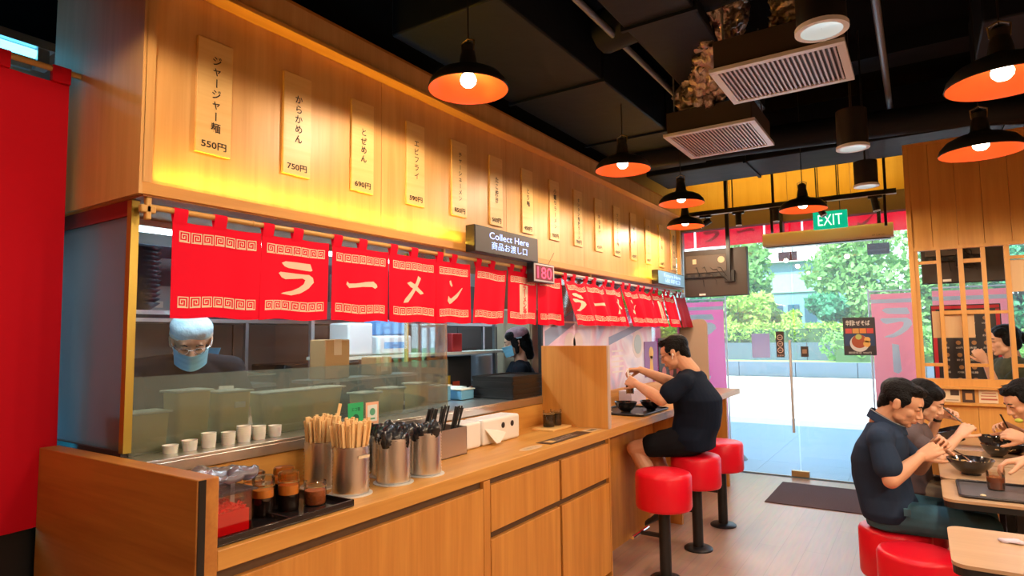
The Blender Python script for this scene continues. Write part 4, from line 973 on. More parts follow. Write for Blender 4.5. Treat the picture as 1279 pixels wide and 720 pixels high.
tv(-2.10, -1.45, 6.6, 1.905, 2.40, 'back of a wall screen hanging at the end of the bulkhead', [-1.62])
tv(.04, .64, 6.5, 1.92, 2.38, 'back of a hanging screen behind the top of the lattice, left', [.33])

# ================================================================== CEILING EQUIPMENT
def duct(name, x0, x1, y0, y1, z0, z1, label, step=.9, axis='x', m=None):
    t = thing(name, ((x0+x1)/2, (y0+y1)/2, z0), label, 'duct'); m = m or M_duct
    MB().box(x0, x1, y0, y1, z0, z1).build('casing', m, t, bevel=.01)
    p = (x0 if axis == 'x' else y0)+step
    while p < (x1 if axis == 'x' else y1)-.1:
        f = MB()
        if axis == 'x': f.box(p-.012, p+.012, y0-.015, y1+.015, z0-.015, z1+.0)
        else: f.box(x0-.015, x1+.015, p-.012, p+.012, z0-.015, z1)
        p += step; f.build('flange', m, t)
    return t
duct('air_duct', -2.10, 3.2, 5.55, 6.15, 3.0, 3.4, 'wide dark air duct crossing the ceiling before the yellow header')
duct('air_duct', -2.15, -1.5, 2.2, 5.45, 3.02, 3.4, 'dark rectangular duct running above the bulkhead', 1.1, 'y')
duct('air_duct', -1.15, -.80, -2, 4.4, 3.02, 3.3, 'dark narrow duct running along the ceiling over the first grille', 1.2, 'y')
duct('air_duct', .35, 3.2, 3.9, 4.7, 3.08, 3.42, 'dark duct at the upper right above the round lamps', 1.0, 'x')
def pipe(pts, r, label, m=M_duct, name='ceiling_pipe'):
    t = thing(name, pts[0], label, 'pipe'); MB().tube(pts, r, 12).build('run', m, t, smooth=True); return t
M_gp = mat('grey_conduit', (.18, .2, .24), .4, .4)
pipe([(-1.30, 1.2, 3.12), (-1.30, 5.4, 3.12)], .018, 'thin grey conduit beside the narrow duct', M_gp)
pipe([(-1.62, -1, 3.2), (-1.62, 5.4, 3.2)], .014, 'thinner grey conduit above the first pendant', M_gp)
pipe([(-.1, -1, 3.16), (-.1, 5.4, 3.16)], .02, 'grey pipe passing right of the large grille', M_gp)
pipe([(-2.1, 4.9, 3.0), (-1.0, 5.0, 3.0), (.4, 5.2, 3.0), (1.1, 5.6, 3.0)], .10, 'fat dark flexible duct curving under the header duct', M_duct, 'flexible_duct')
pipe([(-1.9, 1.2, 3.36), (.9, 1.9, 3.36)], .03, 'dark pipe crossing the ceiling near the camera', M_duct)
pipe([(-1.4, 3.1, 3.2), (-.5, 2.9, 3.2), (.9, 3.3, 3.24)], .12, 'bulging dark insulated pipe over the grilles', M_duct, 'flexible_duct')
fo = thing('foil_duct', (-.95, 3.6, 3.0), 'crumpled foil insulated duct elbow above the two grilles', 'duct')
def crumple(mb, name, m, parent, amp, sc):
    o = mb.build(name, m, parent, smooth=True, sharp=180)
    me = o.data
    for v in me.vertices:
        d = mnoise.noise(v.co*sc)*amp+mnoise.noise(v.co*sc*2.7)*amp*.5; n = v.normal; v.co += n*d
    return o
def rtube(pts, r, n=72, sub=26):
    P = []
    for a, b in zip(pts[:-1], pts[1:]):
        for q in range(sub): P.append(V(a).lerp(V(b), q/sub))
    P.append(V(pts[-1])); return MB().tube(P, r, n)
crumple(rtube([(-1.22, 4.35, 2.98), (-1.10, 3.9, 3.02), (-.92, 3.55, 3.06), (-.80, 3.2, 3.14), (-.62, 2.9, 3.3)], .13), 'sleeve', M_foil, fo, .055, 17)
crumple(rtube([(-.45, 3.2, 2.95), (-.42, 3.05, 3.15), (-.35, 2.7, 3.35)], .09), 'sleeve', M_foil, fo, .05, 19)
for k, (x, y, l, a) in enumerate([(-1.75, 3.1, .12, .2), (-1.45, 2.7, .12, -.2), (-.05, 2.9, .16, .3), (.02, 2.35, .1, .2), (.1, 2.0, .14, .5)]):
    tag(MB().bar((x, y, 3.44), (x+l*math.cos(a), y+l*math.sin(a), 3.44), .02, .004).build('ceiling_tape', mat('pale_tape', (.5, .5, .55), .6)), 'short strip of pale tape on the black ceiling', 'tape', 'tape strips on the ceiling')
# crossing slab beams
for y_ in (1.0, 3.0, 4.9): struct(MB().box(-2.1, 3.3, y_, y_+.28, 3.42, 3.56).build('trim_1', M_duct))
# exhaust grilles
def grille(x0, x1, y0, y1, z, label, rz=0):
    t = thing('exhaust_grille', ((x0+x1)/2, (y0+y1)/2, z), label, 'grille', 'square exhaust grilles hung from the ceiling')
    MB().box(x0+.02, x1-.02, y0+.02, y1-.02, z+.012, z+.16).build('plenum', mat('plenum_brown', (.04, .03, .028), .6), t, bevel=.004)
    f = .035; mw = mat('grille_white', (.66, .70, .86), .4)
    for (a, b, c, d) in ((x0, x1, y0, y0+f), (x0, x1, y1-f, y1), (x0, x0+f, y0+f, y1-f), (x1-f, x1, y0+f, y1-f)): MB().box(a, b, c, d, z, z+.02).build('frame', mw, t, bevel=.002)
    n = 24; s0 = None
    for k in range(n):
        x = x0+f+(x1-x0-2*f)*(k+.5)/n
        if s0 is None:
            s0 = MB().box(x-.0045, x+.0045, y0+f, y1-f, z+.003, z+.022).build('slat', mat('slat_copper', (.50, .36, .33), .4, .3), t)
            x00 = x
        else:
            c = s0.copy(); COL.objects.link(c); c.parent = t; c.location = (x-x00, 0, 0)
    MB().box(x0+f, x1-f, y0+f, y1-f, z+.024, z+.03).build('backing', mat('grille_dark', (.16, .07, .04), .7), t)
    for x in (x0+.06, x1-.06):
        for y in (y0+.06, y1-.06): MB().bar((x, y, z+.16), (x, y, 3.55), .008).build('hanger_rod', M_gp, t)
    t.location.z = z
grille(-.785, -.205, 2.94, 3.43, 2.75, 'square exhaust grille with white frame, nearer and larger of the two')
grille(-1.30, -.745, 3.75, 4.34, 2.75, 'square exhaust grille with white frame, farther and lower in the picture')

# pendants ---------------------------------------------------------------
def pendant(x, y, z, label, energy=19, top=3.5, real=True):
    t = thing('pendant_lamp', (x, y, z), label, 'lamp', 'black dome pendant lamps')
    prof = [(.178, 0), (.180, .003), (.172, .03), (.145, .062), (.105, .082), (.062, .092), (.042, .11), (.036, .15), (.03, .175)]
    MB().lathe(prof, (x, y, z), 40, cap=False).build('shade', mat('shade_black', (.02, .02, .02), .35), t, smooth=True)
    MB().lathe([(.176, .001), (.169, .028), (.142, .059), (.10, .078), (.04, .088)], (x, y, z), 40, cap=False).build('shade_lining', M_orange, t, smooth=True)
    MB().lathe([(.03, .172), (.032, .2), (.02, .215), (.006, .22)], (x, y, z), 20).build('cap', M_black, t, smooth=True)
    MB().tube([(x-.03, y, z+.175), (x-.034, y, z+.22), (x, y, z+.235), (x+.034, y, z+.22), (x+.03, y, z+.175)], .004, 6).build('yoke', mat('brass_dark', (.35, .26, .12), .35, .8), t, smooth=True)
    MB().tube([(x, y, z+.22), (x, y, top)], .0035, 6).build('cord', M_blackp, t)
    MB().cyl((x, y, top-.02), .045, .04, 20).build('ceiling_rose', M_black, t, smooth=True)
    MB().lathe([(.004, .012), (.02, .016), (.033, .03), (.036, .045), (.03, .062), (.018, .08), (.016, .088)], (x, y, z), 24).build('bulb', M_bulb, t, smooth=True)
    add_light('SPOT', (0, 0, -.012), energy, (1, .76, .52), .03, name='bulb_light', spot=R(177), parent=t).data.spot_blend = .18
pendant(-1.624, 2.143, 2.60, 'black dome pendant with orange lining, nearest one over the counter')
pendant(-1.565, 3.722, 2.575, 'black dome pendant with orange lining, second along the bulkhead')
pendant(-1.55, 4.86, 2.55, 'black dome pendant with orange lining, third along the bulkhead')
pendant(-1.86, 5.93, 2.55, 'black dome pendant half hidden by the far end of the bulkhead')
pendant(-.736, 5.40, 2.49, 'black dome pendant in front of the EXIT sign')
pendant(.299, 3.79, 2.38, 'black dome pendant before the partition boards, lower right one', 18)
pendant(.299, 2.81, 2.395, 'black dome pendant cut by the right edge, upper right one', 18)
pendant(-1.62, .75, 2.6, 'added unseen fill pendant over the counter behind the camera', 12)  # unseen pendants from here on, added as fill for the counter front
pendant(.3, 1.7, 2.4, 'added unseen fill pendant over the tables beside the camera', 16)
pendant(.3, .5, 2.4, 'added unseen fill pendant over the tables behind the camera', 14)
pendant(-1.0, -1.0, 2.5, 'added unseen fill pendant deeper in the room behind the camera', 14)
# cylinder downlights
def downlight(x, y, z, r, label, energy=10, stem=True, h=.2):
    t = thing('downlight', (x, y, z), label, 'lamp', 'black cylinder downlights')
    MB().lathe([(r*.93, .01), (r*.93, h)], (x, y, z), 32).build('can', M_black, t, smooth=True, sharp=60)
    MB().lathe([(r*.78, 0), (r, 0), (r, .014), (r*.92, .016)], (x, y, z), 36, cap=False).build('rim', mat('rim_white', (.75, .8, .85), .4), t, smooth=True)
    MB().lathe([(r*.80, .001), (r*.45, .008), (.001, .009)], (x, y, z), 32, cap=False).build('lens', mat('downlight_lens', (.5, .6, .6), .3, emit=.32, ecol=(.60, .80, .82)), t, smooth=True)
    MB().tube([(x, y, z+h), (x, y, 3.55)], .006, 8).build('stem', M_black, t)
    add_light('SPOT', (0, 0, -.02), energy, (.80, .90, 1), r*.5, rot=(0, 0, 0), name='downlight_beam', spot=R(95), parent=t)
downlight(-.21, 2.12, 2.45, .078, 'cylinder downlight with pale rim, nearest and largest', 12, h=.28)
downlight(-.242, 3.60, 2.45, .078, 'cylinder downlight with pale rim, middle one', 12)
downlight(-.25, 4.70, 2.47, .076, 'whole black cylinder downlight hanging before the yellow header', 12, h=.17)
downlight(-.2, .5, 2.45, .078, 'cylinder downlight behind the camera', 14)
downlight(-1.0, 1.4, 2.9, .078, 'cylinder downlight high over the aisle beside the camera', 14)
# track with spots
tr = thing('track_rail', (-1.0, 6.2, 2.70), 'black lighting track hanging on rods before the entrance', 'track')
MB().box(-1.90, -.11, 6.18, 6.22, 2.695, 2.735).build('rail', M_black, tr); MB().box(-1.90, -.11, 6.185, 6.215, 2.690, 2.695).build('slot', mat('track_slot', (.5, .5, .55), .4), tr)
for x in (-1.53, -1.47, -1.10, -.73, -.56, -.19): MB().bar((x, 6.2, 2.735), (x, 6.2, 3.55), .022 if x in (-1.53, -.19, -1.10) else .010).build('rod', M_black, tr)
for x in (-1.12, -.20): MB().bar((x, 6.2, 2.45 if x < -.5 else 2.42), (x, 6.2, 2.70), .022).build('rod', M_black, tr)
def spot(x, d, label):
    t = thing('track_spot', (x, 6.2, 2.69), label, 'lamp', 'black spotlights on the track'); d = V(d).normalized(); p = V((x, 6.2, 2.615))
    MB().box(x-.055, x+.055, 6.185, 6.215, 2.668, 2.69).build('adapter', M_black, t); MB().bar((x, 6.2, 2.67), p, .012).build('arm', M_black, t)
    MB().lathe([(.028, -.055), (.028, .06)], p, 20, axis=d).build('can', M_black, t, smooth=True, sharp=60)
    MB().lathe([(.029, .055), (.029, .062), (.02, .062)], p, 20, axis=d, cap=False).build('rim', mat('rim_white', (.75, .8, .85), .4), t, smooth=True)
spot(-1.74, (-1, -.2, -.55), 'black track spotlight tilted left, first on the track'); spot(-1.42, (0, 0, -1), 'black track spotlight pointing down, second on the track')
spot(-1.08, (0, 0, -1), 'black track spotlight beside the thick rod, third on the track'); spot(-.70, (.5, -.1, -1), 'black track spotlight overlapping the EXIT sign')
spot(-.27, (.15, 0, -1), 'black track spotlight at the right end of the track')
# kitchen tube light
tl = thing('tube_lamp', (-3.6, .8, 2.93), 'cyan glowing fluorescent tube above the doorway curtain', 'lamp')
MB().tube([(-3.6, .2, 2.93), (-3.6, 1.24, 2.93)], .022, 12).build('tube', mat('tube_cyan', (.5, .9, 1), .4, emit=2.6, ecol=(.16, .72, 1)), tl, smooth=True)
MB().box(-3.64, -3.56, .15, 1.27, 2.957, 3.0).build('housing', M_kst, tl); MB().box(-3.63, -3.57, 1.2, 1.25, 2.86, 2.98).build('holder', M_kst, tl)
wl = thing('cyan_fill_lamp', (-3.1, .7, 0), 'added unseen cyan lamp tinting the side glass, behind the doorway curtain', 'lamp')
MB().tube([(-2.98, .45, .90), (-2.98, .95, .90)], .02, 12).build('tube', mat('tube_cyan', (.5, .9, 1), .4), wl, smooth=True)
MB().box(-3.02, -2.94, .45, .95, 0, .87).build('post', M_kst, wl)
add_light('POINT', (-2.98, .74, 1.0), 3, (.0, .50, .85), .1, name='cyan_fill_glow')  # added hidden lamp that throws the cyan tint on the side pane
lv = thing('louvre_strip', (-3.2, .85, 2.72), 'pale slatted louvre strip just above the doorway rod', 'louvre')
for k in range(4): MB().box(-3.3, -3.28, .3, 1.08, 2.66+k*.022, 2.672+k*.022).build('slat', mat('louvre_blue', (.45, .68, .78), .5), lv)
add_light('AREA', (-3.5, .8, 2.85), .2, (.22, .75, 1), 1.0, rot=(0, R(-25), 0), sizey=.1, name='tube_glow')
for (x, y, e) in ((-3.3, 2.6, 12), (-3.3, 4.2, 12), (-3.3, 5.7, 10)):
    t = thing('kitchen_batten', (x, y, 2.86), 'white fluorescent batten on the kitchen ceiling, %s' % ('near end' if y < 3 else 'middle' if y < 5 else 'far end'), 'lamp')
    MB().box(x-.05, x+.05, y-.6, y+.6, 2.87, 2.9).build('housing', M_white, t); MB().tube([(x, y-.58, 2.855), (x, y+.58, 2.855)], .015, 10).build('tube', mat('tube_white', (.8, .95, 1), .4, emit=5, ecol=(.75, .92, 1)), t, smooth=True)
    l = add_light('AREA', (x, y, 2.83), e, (.62, .86, 1), .1, sizey=1.2, name='batten_light')

for k, y in enumerate((.2, 1.5, 2.8, 4.1)): pendant(1.9, y, 2.42, 'added unseen fill pendant over the right tables, beyond the right edge, %s' % ['first', 'second', 'third', 'fourth'][k], 46)  # unseen row added to brighten the counter front and the curtains
t = thing('kitchen_batten', (-2.62, 2.3, 1.95), 'added unseen batten under the bulkhead lighting the kitchen bench', 'lamp')
MB().box(-2.66, -2.58, 1.2, 3.4, 1.965, 1.99).build('housing', M_white, t); MB().tube([(-2.62, 1.22, 1.955), (-2.62, 3.38, 1.955)], .010, 10).build('tube', mat('tube_white', (.8, .95, 1), .4), t, smooth=True)
add_light('AREA', (-2.62, 2.3, 1.94), 10, (.75, .93, 1), .06, sizey=2.1, name='bench_fill_light')  # lamp added to brighten the tubs, bench and cooks
# ================================================================== STOOLS AND TABLES
def stool(x, y, zs, r, th, label, foot=True, group='red round fixed stools'):
    t = thing('round_stool', (x, y, 0), label, 'stool', group)
    b = .022
    MB().lathe([(r-b, zs-th), (r-.006, zs-th+.006), (r, zs-th+b), (r, zs-b), (r-.008, zs-.006), (r-b, zs), (r*.6, zs+.004), (.001, zs+.005)], (x, y, 0), 48).build('seat', M_red, t, smooth=True, sharp=60)
    MB().cyl((x, y, .012), .036, zs-th-.012, 24).build('pole', M_black, t, smooth=True, sharp=60)
    MB().lathe([(.098, 0), (.098, .010), (.088, .018), (.036, .022)], (x, y, 0), 36).build('base', M_black, t, smooth=True, sharp=50)
    if foot:
        MB().bar((x-.03, y, .26), (x-.15, y, .26), .022).build('footrest_arm', M_black, t)
        MB().tube([(x-.16, y-.13, .26), (x-.16, y+.13, .26)], .012, 10).build('footrest', M_chrome, t, smooth=True)
stool(-1.39, 3.81, .655, .172, .225, 'red round bar stool, empty, nearest the camera at the counter')
stool(-1.385, 4.46, .655, .172, .225, 'red round bar stool under the diner in black')
stool(-1.38, 5.10, .655, .172, .225, 'red round bar stool, empty, behind the diner in black')
stool(-.175, 3.98, .46, .172, .26, 'low red round stool under the man in the navy polo shirt', False)
stool(-.065, 3.55, .475, .172, .27, 'low red round stool in the foreground, empty, beside the bare table', False)
stool(-.10, 4.62, .46, .172, .26, 'low red round stool under the woman with chopsticks', False)
for y, l in ((3.95, 'low red stool under the diner reaching for the glass'), (4.75, 'low red stool under the diner at the far right')): stool(.93, y, .46, .172, .26, l, False)
def table(y0, y1, label, x0=.045, x1=.66):
    t = thing('dining_table', ((x0+x1)/2, (y0+y1)/2, 0), label, 'table', 'small tables on the right'); r = .05; n = 6; poly = []
    for cx, cy_, a0 in ((x1-r, y1-r, 0), (x0+r, y1-r, 90), (x0+r, y0+r, 180), (x1-r, y0+r, 270)):
        for k in range(n+1): a = R(a0+90*k/n); poly.append((cx+r*math.cos(a), cy_+r*math.sin(a)))
    MB().prism(poly, (0, 0, .728), (1, 0, 0), (0, 1, 0), .012).build('top', M_table, t)
    MB().prism([((x-(x0+x1)/2)*.99+(x0+x1)/2, (y-(y0+y1)/2)*.99+(y0+y1)/2) for x, y in poly], (0, 0, .70), (1, 0, 0), (0, 1, 0), .028).build('edge', M_black, t)
    xc, yc = (x0+x1)/2, (y0+y1)/2
    MB().box(xc-.03, xc+.03, yc-.03, yc+.03, .02, .70).build('post', M_black, t); MB().box(xc-.2, xc+.2, yc-.18, yc+.18, 0, .02).build('foot_plate', M_black, t)
table(2.55, 3.04, 'small bare table in the foreground at the right edge'); table(3.50, 3.965, 'small table carrying the grey tray and the iced tea')
table(3.985, 4.45, 'small table carrying the large black bowl, third from the camera'); table(4.47, 5.60, 'longer wooden table against the lattice partition with three bowls', x0=.045, x1=.72)

# ================================================================== COUNTER ITEMS
ZC = .93
def canister(x, y, label, h=.172, r=.066):
    t = thing('steel_canister', (x, y, ZC), label, 'canister', 'steel utensil canisters')
    z = ZC+.004; pr = [(r-.002, 0)]
    n = 26
    for k in range(n+1): pr += [(r+(.0026 if k % 2 else -.0014), .004+k*(h-.01)/n)]
    pr += [(r+.001, h), (r-.004, h), (r-.005, .02)]
    MB().lathe(pr, (x, y, z), 40, cap=False).lathe([(r-.004, .0), (r-.004, .006)], (x, y, z), 40).build('body', M_steel, t, smooth=True, sharp=70)
    MB().lathe([(r+.014, 0), (r+.014, .003), (r+.006, .004)], (x, y, ZC), 36).build('coaster', mat('coaster', (.7, .66, .6), .4), t, smooth=True)
    return t
cans = [((-1.795, 1.632), 'steel canister of wooden chopsticks in front, beside the sauce jars'), ((-1.985, 1.655), 'steel canister of wooden chopsticks behind, against the backsplash'),
        ((-1.785, 1.845), 'steel canister packed with black spoons, left of the two'), ((-1.775, 2.025), 'steel canister packed with black spoons, right of the two')]
for (x, y), l in cans: canister(x, y, l)
canister(-1.90, 1.93, 'steel canister half hidden behind the two spoon canisters')
c0 = bpy.data.objects['steel_canister']
MB().box(-1.7285, -1.7265, 1.605, 1.66, 1.065, 1.075).build('paper_label', mat('paper_label', (.75, .6, .4), .6), c0)
M_chop = mat('chopstick_wood', (.86, .56, .24), .6, var=.12, vscale=20)
rr = random.Random(5)
proto = None
def stick(x, y, z, tx, ty, L, pr=None, nm='chopstick', lab='pale disposable wooden chopstick standing in the front steel canister', grp='chopsticks in the front canister'):
    global proto
    if proto is None:
        o = MB().box(-.0062, .0062, -.0036, .0036, 0, .205).build('chopstick', M_chop, bevel=.001); proto = o
    else: o = proto.copy(); COL.objects.link(o)
    o.location = (x, y, z); o.rotation_euler = (Matrix.Rotation(tx, 3, 'Y') @ Matrix.Rotation(ty, 3, 'X') @ Matrix.Rotation(rr.uniform(0, 3), 3, 'Z')).to_euler(); tag(o, lab, 'chopstick', grp); return o
for ci, (n, lab, grp) in enumerate([(58, 'pale disposable wooden chopstick standing in the front canister beside the sauce jars', 'chopsticks in the front canister'),
                                   (58, 'pale disposable wooden chopstick standing in the rear canister by the backsplash', 'chopsticks in the rear canister')]):
    cx, cy_ = cans[ci][0]
    for k in range(n):
        a = k*2.4; r_ = .052*math.sqrt((k+.5)/n); ln = rr.uniform(-.02, .02)
        tilt = .13*r_/.052+rr.uniform(-.04, .04)
        stick(cx+r_*.86*math.cos(a), cy_+r_*.86*math.sin(a), ZC+.012+rr.uniform(.035, .06), tilt*math.cos(a), -tilt*math.sin(a), .2, lab=lab, grp=grp)
o = stick(-1.99, 1.70, 1.04, .03, -.22, .2, lab='pale wooden chopstick leaning out highest above the rear canister', grp=None)
# spoons
M_sp = mat('spoon_black', (.015, .015, .018), .25, coat=.3)
def spoon_mesh():
    mb = MB(); vs = []; fs = []; n = 10; m_ = 6
    for i in range(m_+1):
        t = i/m_
        for k in range(n):
            a = 2*math.pi*k/n; r = .001+t
            vs.append((.029*t*math.cos(a), -.016*(1-t*t), .160+.036*t*math.sin(a)))
    for i in range(m_):
        for k in range(n): fs.append((i*n+k, i*n+(k+1) % n, (i+1)*n+(k+1) % n, (i+1)*n+k))
    mb.add(vs, fs); vs2 = [(x, y-.0018, z) for x, y, z in vs]; mb.add(vs2, [f[::-1] for f in fs])
    mb.bar((0, 0, 0), (0, 0, .135), .011, .004, up=(0, 1, 0)); return mb
sp = None
for ci in (2, 3, 4):
    cx, cy_ = (cans[ci][0] if ci < 4 else (-1.90, 1.93))
    lab = {2: 'black soup spoon standing bowl-up in the left spoon canister', 3: 'black soup spoon standing bowl-up in the right spoon canister', 4: 'black soup spoon standing bowl-up in the half hidden rear canister'}[ci]
    for k in range(20):
        a = k*2.4+ci; r_ = .050*math.sqrt((k+.5)/20)
        if sp is None: sp = spoon_mesh().build('soup_spoon', M_sp, smooth=True); o = sp
        else: o = sp.copy(); COL.objects.link(o)
        o.location = (cx+r_*math.cos(a)*.8, cy_+r_*math.sin(a)*.8, ZC+.004+rr.uniform(0, .026)); til = .11*r_/.045
        o.rotation_euler = (Matrix.Rotation(til*math.cos(a), 3, 'Y') @ Matrix.Rotation(-til*math.sin(a), 3, 'X') @ Matrix.Rotation(rr.uniform(-.4, 1.9), 3, 'Z')).to_euler(); tag(o, lab, 'spoon', 'black spoons in canister %d' % (ci-1) if False else ['', '', 'spoons in the left canister', 'spoons in the right canister', 'spoons in the rear canister'][ci])
# steel box with black chopsticks
sb = thing('steel_box', (-1.97, 2.25, ZC), 'open brushed steel box of black chopsticks between the spoons and the tissues', 'box')
m = MB(); a0, a1, b0, b1 = -2.07, -1.90, 1.98, 2.475
m.box(a0, a1, b0, b1, ZC, ZC+.004).box(a0, a0+.003, b0, b1, ZC, 1.065).box(a1-.003, a1, b0, b1, ZC, 1.065).box(a0, a1, b0, b0+.003, ZC, 1.065).box(a0, a1, b1-.003, b1, ZC, 1.065).box(a0, a1, 2.20, 2.203, ZC, 1.06)
m.build('box_body', mat('warm_steel', (.55, .45, .38), .35, .85), sb)
bc = None
for k in range(40):
    bundle = k % 2; cx, cy_ = (-1.985, 2.27 if bundle == 0 else 2.40)
    if bc is None: bc = MB().tube([(0, 0, 0), (0, 0, .225)], [.0028, .0042], 6).build('black_chopstick', M_blackp, smooth=True); o = bc
    else: o = bc.copy(); COL.objects.link(o)
    o.location = (cx+rr.uniform(-.04, .04), cy_+rr.uniform(-.04, .03), ZC+.008+rr.uniform(0, .01)); o.rotation_euler = (-.32+rr.uniform(-.05, .05), .02+rr.uniform(-.06, .06), 0)
    tag(o, 'black chopstick slanting in the steel box, %s bundle' % ('left' if bundle == 0 else 'right'), 'chopstick', 'black chopsticks, %s bundle' % ('left' if bundle == 0 else 'right'))
# tissue dispensers
def tissue(y0, y1, x0, x1, h, label, holes):
    t = thing('tissue_dispenser', ((x0+x1)/2, (y0+y1)/2, ZC), label, 'dispenser', 'white tissue dispensers')
    MB().box(x0, x1, y0, y1, ZC+.001, ZC+h).build('shell', M_white, t, bevel=.014, seg=4)
    if holes:
        m = MB()
        for yy in holes: m.lathe([(.016, 0), (.016, .002)], (x1-.0005, yy, ZC+h*.66), 20, axis=(1, 0, 0))
        m.build('window_hole', M_black, t)
        m = MB(); yc = y0+.03; m.add([(x1+.001, yc-.02, 1.02), (x1+.002, yc+.10, 1.0), (x1+.035, yc+.13, .985), (x1+.055, yc+.05, .945), (x1+.05, yc+.02, .942)], [(0, 1, 2, 3, 4)]); m.add([(x1+.001, yc-.02, 1.0205), (x1+.002, yc+.10, 1.0005), (x1+.035, yc+.13, .9855), (x1+.055, yc+.05, .9455), (x1+.05, yc+.02, .9425)], [(4, 3, 2, 1, 0)])
        m.build('tissue_sheet', mat('tissue', (.80, .77, .70), .9), t)
    return t
tissue(2.49, 2.66, -2.08, -1.945, .135, 'white plastic tissue box next to the steel box', None)
tissue(2.675, 3.03, -2.08, -1.945, .135, 'white tissue dispenser with two round windows and a pulled tissue', (2.86, 2.95))
# condiments behind: two dark bottles on wooden coaster
cb = thing('wooden_coaster', (-1.95, 3.4, ZC), 'small wooden coaster tray carrying two dark jars by the divider', 'coaster')
MB().box(-2.02, -1.87, 3.28, 3.52, ZC, ZC+.014).build('slab', M_board, cb, bevel=.003)
def jar(x, y, z, r, h, label, fill, fh, lidm=None, grp='glass sauce jars'):
    t = thing('sauce_jar', (x, y, z), label, 'jar', grp)
    MB().lathe([(r*.9, 0), (r, .006), (r, h*.72), (r*.93, h*.78), (r*.93, h*.82), (r, h*.86), (r*.98, h)], (x, y, z), 28, cap=False).lathe([(r*.9, 0), (r*.9, .002)], (x, y, z), 28).build('glass', M_jar, t, smooth=True)
    MB().lathe([(r*.86, .003), (r*.93, .008), (r*.93, h*fh)], (x, y, z), 28).build('contents', fill, t, smooth=True)
    if fh < .62 and fill is M_soy: MB().lathe([(r*.93, h*fh), (r*.93, h*.70), (r*.5, h*.71)], (x, y, z), 28).build('amber_glow_band', mat('amber_glow_tint', (.80, .25, .03), .25), t, smooth=True)  # amber glow of lit clear glass, put into this band's colour
    if lidm: MB().lathe([(r*1.03, h*.86), (r*1.03, h*1.02), (r*.9, h*1.06), (.006, h*1.07)], (x, y, z), 28).build('lid', lidm, t, smooth=True)
    m = MB(); m.tube([(x+r*1.01*math.cos(a), y+r*1.01*math.sin(a), z+h*.80) for a in [q*math.pi/12 for q in range(25)]], .0012, 5); m.build('wire_ring', mat('brass_wire', (.6, .42, .15), .3, .9), t, smooth=True)
    return t
M_soy = mat('soy', (.012, .006, .005), .2); M_amber = glassmat('amber_lit_glass', (.95, .55, .12), .3, haze=.25, hcol=(.8, .35, .05)); M_chili = mat('chili_paste', (.42, .10, .02), .5, bump=.8, bscale=90, var=.35, vscale=60)  # amber lid tint carries the glow of lit clear glass
jar(-1.95, 3.37, ZC+.014, .036, .10, 'dark sauce jar on the wooden coaster, left of the pair', M_soy, .8, grp='dark jars on the wooden coaster')
jar(-1.95, 3.46, ZC+.014, .036, .10, 'dark sauce jar on the wooden coaster, right of the pair', M_soy, .8, grp='dark jars on the wooden coaster')
# black tray with jars
tr_ = thing('condiment_tray', (-1.83, 1.27, ZC), 'glossy black condiment tray with raised rim at the near end of the counter', 'tray')
m = MB(); x0, x1, y0, y1 = -2.02, -1.648, 1.01, 1.515
m.box(x0, x1, y0, y1, ZC+.001, ZC+.008); 
for a, b, c, d in ((x0, x1, y0, y0+.008), (x0, x1, y1-.008, y1), (x0, x0+.008, y0, y1), (x1-.008, x1, y0, y1), (x0, x1, 1.26, 1.264)): m.box(a, b, c, d, ZC+.006, ZC+.024)
m.build('tray_body', M_lacq, tr_, bevel=.002)
ZT = ZC+.008
jar(-1.765, 1.445, ZT, .037, .078, 'short jar of red chilli paste at the right end of the black tray', M_chili, .62)
jar(-1.785, 1.352, ZT, .034,  .118, 'jar of dark sauce with amber shoulder, next to the chilli paste', M_soy, .45, M_amber)
jar(-1.80, 1.267, ZT, .034,  .118, 'jar of dark sauce with clear lid, nearest the red ginger box', M_soy, .5, M_jar)
jar(-1.875, 1.40, ZT, .034, .116, 'jar of dark sauce in the back row, behind the chilli paste', M_soy, .6, M_amber)
jar(-1.90, 1.30, ZT, .034, .116, 'jar of dark sauce in the back row, nearest the plastic lid', M_soy, .6, M_jar)
jar(-1.975, 1.36, ZT, .03, .098, 'small amber jar farthest back on the black tray', M_soy, .4, M_amber)
# red ginger box with lid and bag
gb_ = thing('ginger_box', (-1.81, 1.10, ZT), 'clear plastic box of bright red pickled ginger on the black tray', 'box')
x0, x1, y0, y1 = -1.93, -1.695, 1.022, 1.155
m = MB()
for a, b, c, d, e, f in ((x0, x1, y0, y0+.003, 0, .118), (x0, x1, y1-.003, y1, 0, .118), (x0, x0+.003, y0, y1, 0, .118), (x1-.003, x1, y0, y1, 0, .118), (x0, x1, y0, y1, 0, .003)): m.box(a, b, c, d, ZT+e, ZT+f)
m.build('box_walls', M_jar, gb_)
rg = MB(); rq = random.Random(4)
rg.box(x0+.005, x1-.005, y0+.005, y1-.005, ZT+.004, ZT+.066)
for k in range(260):
    p = V((rq.uniform(x0+.012, x1-.012), rq.uniform(y0+.012, y1-.012), ZT+.066+rq.uniform(0, .012))); d = V((rq.uniform(-1, 1), rq.uniform(-1, 1), rq.uniform(-.4, .5))).normalized()*.011
    rg.bar(p-d, p+d, .004)
o = rg.build('ginger', mat('ginger_red', (1.0, .0, .008), .35), gb_); o['kind'] = 'stuff'
MB().box(x0-.01, x1+.012, y0-.008, y1+.014, ZT+.118, ZT+.124).build('lid', M_clearp, gb_, bevel=.002)
MB().bar((-1.74, 1.12, ZT+.03), (-1.80, 1.16, ZT+.155), .012, .006).build('tongs', mat('tongs_clear', (.7, .6, .58), .25), gb_)
bg_ = thing('plastic_bag', (-1.84, 1.12, ZT+.125), 'crumpled clear plastic bag lying on the ginger box lid', 'bag')
